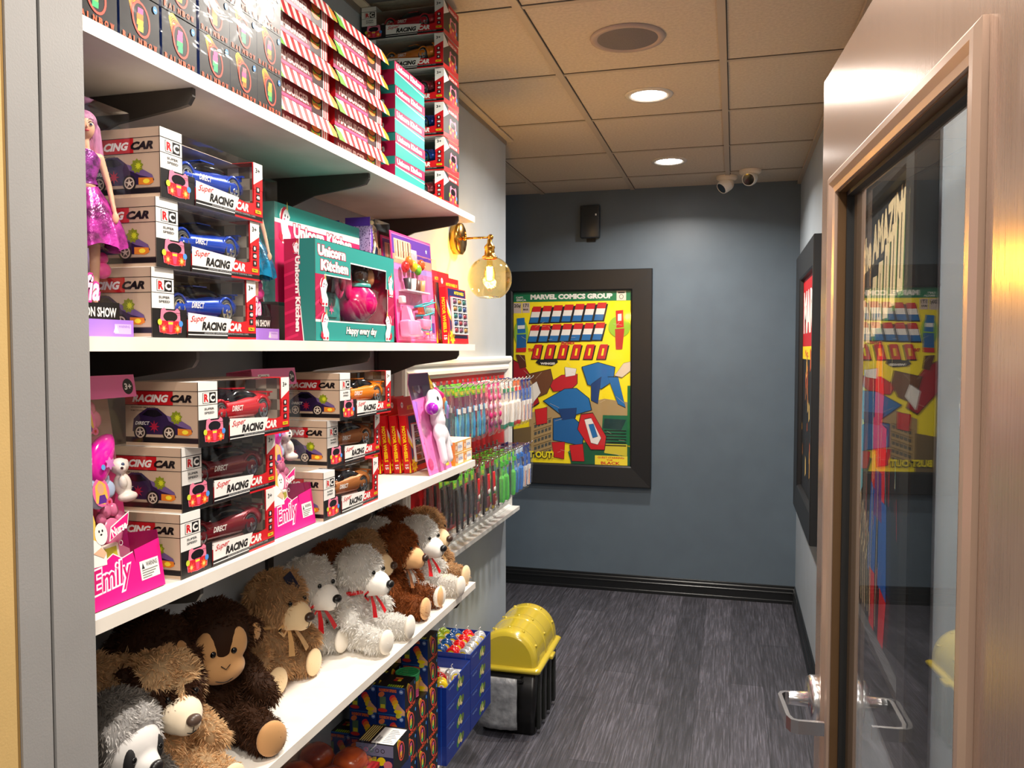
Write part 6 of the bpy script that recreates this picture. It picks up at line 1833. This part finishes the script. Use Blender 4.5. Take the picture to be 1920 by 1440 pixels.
# blue yo-yo trays
BT = K(14, 44, 132, .4)
BT2 = K(24, 84, 190, .4)
def yotray(openp):
    t = thing('yoyo_tray', None, 'display tray')
    w, d, h = .243, .185, .0625      # y, x, z
    e = .0022
    b = MB().box(-d, 0, 0, 0, w, e, BT).box(-e, 0, e, 0, w, h, BT).box(-d, 0, e, -d + e, w, h, BT).box(-d + e, 0, e, -e, e, h, BT).box(-d + e, w - e, e, -e, w, h, BT)
    b.frame((0, 0, 0), (0, 1, 0), (0, 0, 1))
    b.ln([(0, h - .0012), (w, h - .0012)], .0022, BT2)
    cx = w * .56
    for k, c in enumerate((K(70, 130, 60), K(206, 190, 120), K(120, 160, 60), K(226, 210, 150), K(90, 110, 40))):
        b.el(cx - .024 + .012 * k, h * (.36 + .10 * (k % 3)), .012, .014, c, 12, .5 * k)
    b.tx('YOYO', w * .08, h * .70, w * .22, h * .10, K(130, 160, 220), .02)
    b.frame((-d, 0, 0), (1, 0, 0), (0, 0, 1)); b.rc(d * .9, 0, d * .91, h, BT2)
    b.build('tray', t)
    if openp:
        MB().box(-d + .004, .004, h * .45, -.004, w - .004, h * .47, K(226, 222, 214)).build('divider_card', t)
    return t
yt, yo_ = yotray(False), yotray(True)
for c, (y0, hh_) in enumerate(((2.424, .0635), (2.672, .0680))):
    for k in range(4):
        o = put(yt if k < 3 else yo_, (-.872, y0, zl + k * hh_), 0, 'blue yo-yo display tray, %s, %s' % (('lowest', 'second from the bottom', 'third from the bottom', 'open on top')[k], ('nearer pile', 'farther pile beside the yellow bin')[c]), 'blue yo-yo trays')
        o.scale = (1, 1, hh_ / .0630)
def yoyo(col, label):
    t = thing('yoyo', None, 'yo-yo')
    for s in (-1, 1):
        MB().lathe([(0, .002), (.007, .002), (.020, .007), (.023, .013), (.020, .018), (.0, .0195)], col, axis=(0, s, 0), n=24).build('half', t)
        b = MB().frame((0, s * .0198, 0), (-s, 0, 0), (0, 0, 1)); b.el(0, 0, .014, .014, YEL, 20); b.el(0, 0, .009, .009, WHT, 16); b.el(0, 0, .005, .005, RED, 12)
        b.build('sticker', t)
    MB().tube([(0, 0, .008), (.004, .001, .024), (-.004, 0, .034), (.002, 0, .040)], .0012, WHT, 6).build('string', t)
    return t
YC = {'red': K(214, 20, 24, .15, coat=.8), 'blue': K(20, 70, 130, .15, coat=.8), 'silver': K(220, 222, 226, .15, .5), 'green': K(130, 150, 30, .2, coat=.6), 'yellow': K(236, 200, 40, .2, coat=.6)}
YP = {k: yoyo(c, k) for k, c in YC.items()}
zt = zl + 3 * .0635 + .0635 * .47 + .024
for k, (c, x, y) in enumerate((('red', -.925, 2.50), ('yellow', -.905, 2.462), ('silver', -.895, 2.545), ('red', -.97, 2.56), ('blue', -1.01, 2.50))):
    put(YP[c], (x, y, zt), R_(25 * k), '%s yo-yo in the nearer open blue tray' % c, '%s yo-yos' % c)
zt = zl + 3 * .068 + .068 * .47 + .024
for r in range(4):
    for q, c in enumerate(('silver', 'red', 'blue', 'green')):
        put(YP[c], (-.900 - .047 * q + .0 * r, 2.705 + .056 * r, zt), R_(12 * (r - 1) + 8 * q), '%s yo-yo in the farther open blue tray beside the yellow bin' % c, '%s yo-yos' % c)

# ================================================================ YELLOW AND BLACK CHEST BIN
t = thing('toy_chest', 'black chest shaped bin with a domed glossy yellow lid standing on the floor', 'bin', (0, 0, 0))
x0, x1, y0, y1, hz = -1.030, -.765, 3.225, 3.640, .272
PB, PYL = K(12, 12, 13, .3), K(196, 174, 50, .2, coat=.7)
b = MB()
def rrect(x0, x1, y0, y1, z_, r=.02, n=4):
    out = []
    for cx, cy, a0 in ((x1 - r, y1 - r, 0), (x0 + r, y1 - r, PI / 2), (x0 + r, y0 + r, PI), (x1 - r, y0 + r, 1.5 * PI)):
        for k in range(n + 1):
            a = a0 + PI / 2 * k / n
            out.append((cx + r * math.cos(a), cy + r * math.sin(a), z_))
    return out
b.loft([rrect(x0 + .018, x1 - .018, y0 + .02, y1 - .02, .008), rrect(x0 + .004, x1 - .004, y0 + .004, y1 - .004, hz)], PB)
for k in range(4):
    yy = y0 + .06 + .095 * k
    b.rbox(x1 - .016, yy - .016, .02, x1 + .001, yy + .016, hz - .02, K(30, 32, 30, .35), .004)
b.build('body', t)
b = MB().loft([rrect(x0 - .012, x1 + .012, y0 - .012, y1 + .012, hz), rrect(x0 - .014, x1 + .014, y0 - .014, y1 + .014, hz + .014), rrect(x0 - .006, x1 + .006, y0 - .006, y1 + .006, hz + .020), rrect(x0 + .004, x1 - .004, y0 + .004, y1 - .004, hz + .021)], PYL)
b.rbox(x1 + .008, (y0 + y1) / 2 - .03, hz - .004, x1 + .026, (y0 + y1) / 2 + .03, hz + .014, PYL, .005)
b.build('lid_rim', t)
b = MB()
def arc(y, k, r0=1.0):
    cx, hw, hh_ = (x0 + x1) / 2, (x1 - x0) / 2 - .006, .148
    return [(cx + hw * r0 * math.cos(a), y, hz + .018 + hh_ * r0 * math.sin(a) ** .8 if math.sin(a) > 0 else hz + .018) for a in [PI * j / 26 for j in range(27)]]
L_ = [(y0 + .002, .86), (y0 + .008, .955), (y0 + .016, .988), (y0 + .019, .993)]
for c in (y0 + .050, (y0 + y1) / 2, y1 - .050):
    L_ += [(c - .030, .994), (c - .0255, .994), (c - .0235, 1.008), (c - .020, 1.010), (c + .020, 1.010), (c + .0235, 1.008), (c + .0255, .994), (c + .030, .994)]
L_ += [(y1 - .019, .993), (y1 - .016, .988), (y1 - .008, .955), (y1 - .002, .86)]
L_.sort()
rings = [arc(y, 0, r) for y, r in L_]
b.loft(rings, PYL, closed=False, cap=False)
b.add(arc(y0 + .002, 0, .86) + [], [tuple(range(27))], PYL); b.add(arc(y1 - .002, 0, .86), [tuple(range(27))[::-1]], PYL)
dome = b.build('domed_lid', t)
for c in (y0 + .050, (y0 + y1) / 2, y1 - .050):
    for j in (4, 9, 13, 17, 22):
        p = arc(c, 0, 1.008)[j]
        MB().ball(p, (.008, .008, .006), PYL, 12, 8).build('rivet', dome)
b = MB().tube([(x0 + .02, y0 - .022, hz - .026), (x1 - .06, y0 - .022, hz - .026)], .009, PB, 10)
for x in (x0 + .03, x1 - .07): b.box(x, y0 - .022, hz - .034, x + .012, y0 + .01, hz - .018, PB)
b.build('handle', t)
t = thing('plastic_bag', 'wrinkled translucent plastic bag hanging on the front of the yellow and black bin', 'bag', (0, 0, 0))
b = MB()
n = 12
mb = noisy('milky_plastic', [(.3, (104, 106, 110)), (.7, (150, 152, 156))], 30, .3, (60, 1.0))
rg = []
xa, xb = x0 + .022, x1 - .078
for k in range(9):
    z_ = hz - .016 - k * .0265
    rg.append([(xa + (xb - xa) * j / n + .002 * math.sin(k), y0 - .036 - .010 * math.sin(PI * j / n) + .0025 * math.sin(j * 1.9 + k * 1.3), z_) for j in range(n + 1)] + [(xa + (xb - xa) * j / n, y0 - .0335 + .004 * math.sin(PI * j / n), z_) for j in range(n, -1, -1)])
b.loft(rg, mb)
b.build('bag', t)
# thin dark grey strip just under the ceiling, over the shelves
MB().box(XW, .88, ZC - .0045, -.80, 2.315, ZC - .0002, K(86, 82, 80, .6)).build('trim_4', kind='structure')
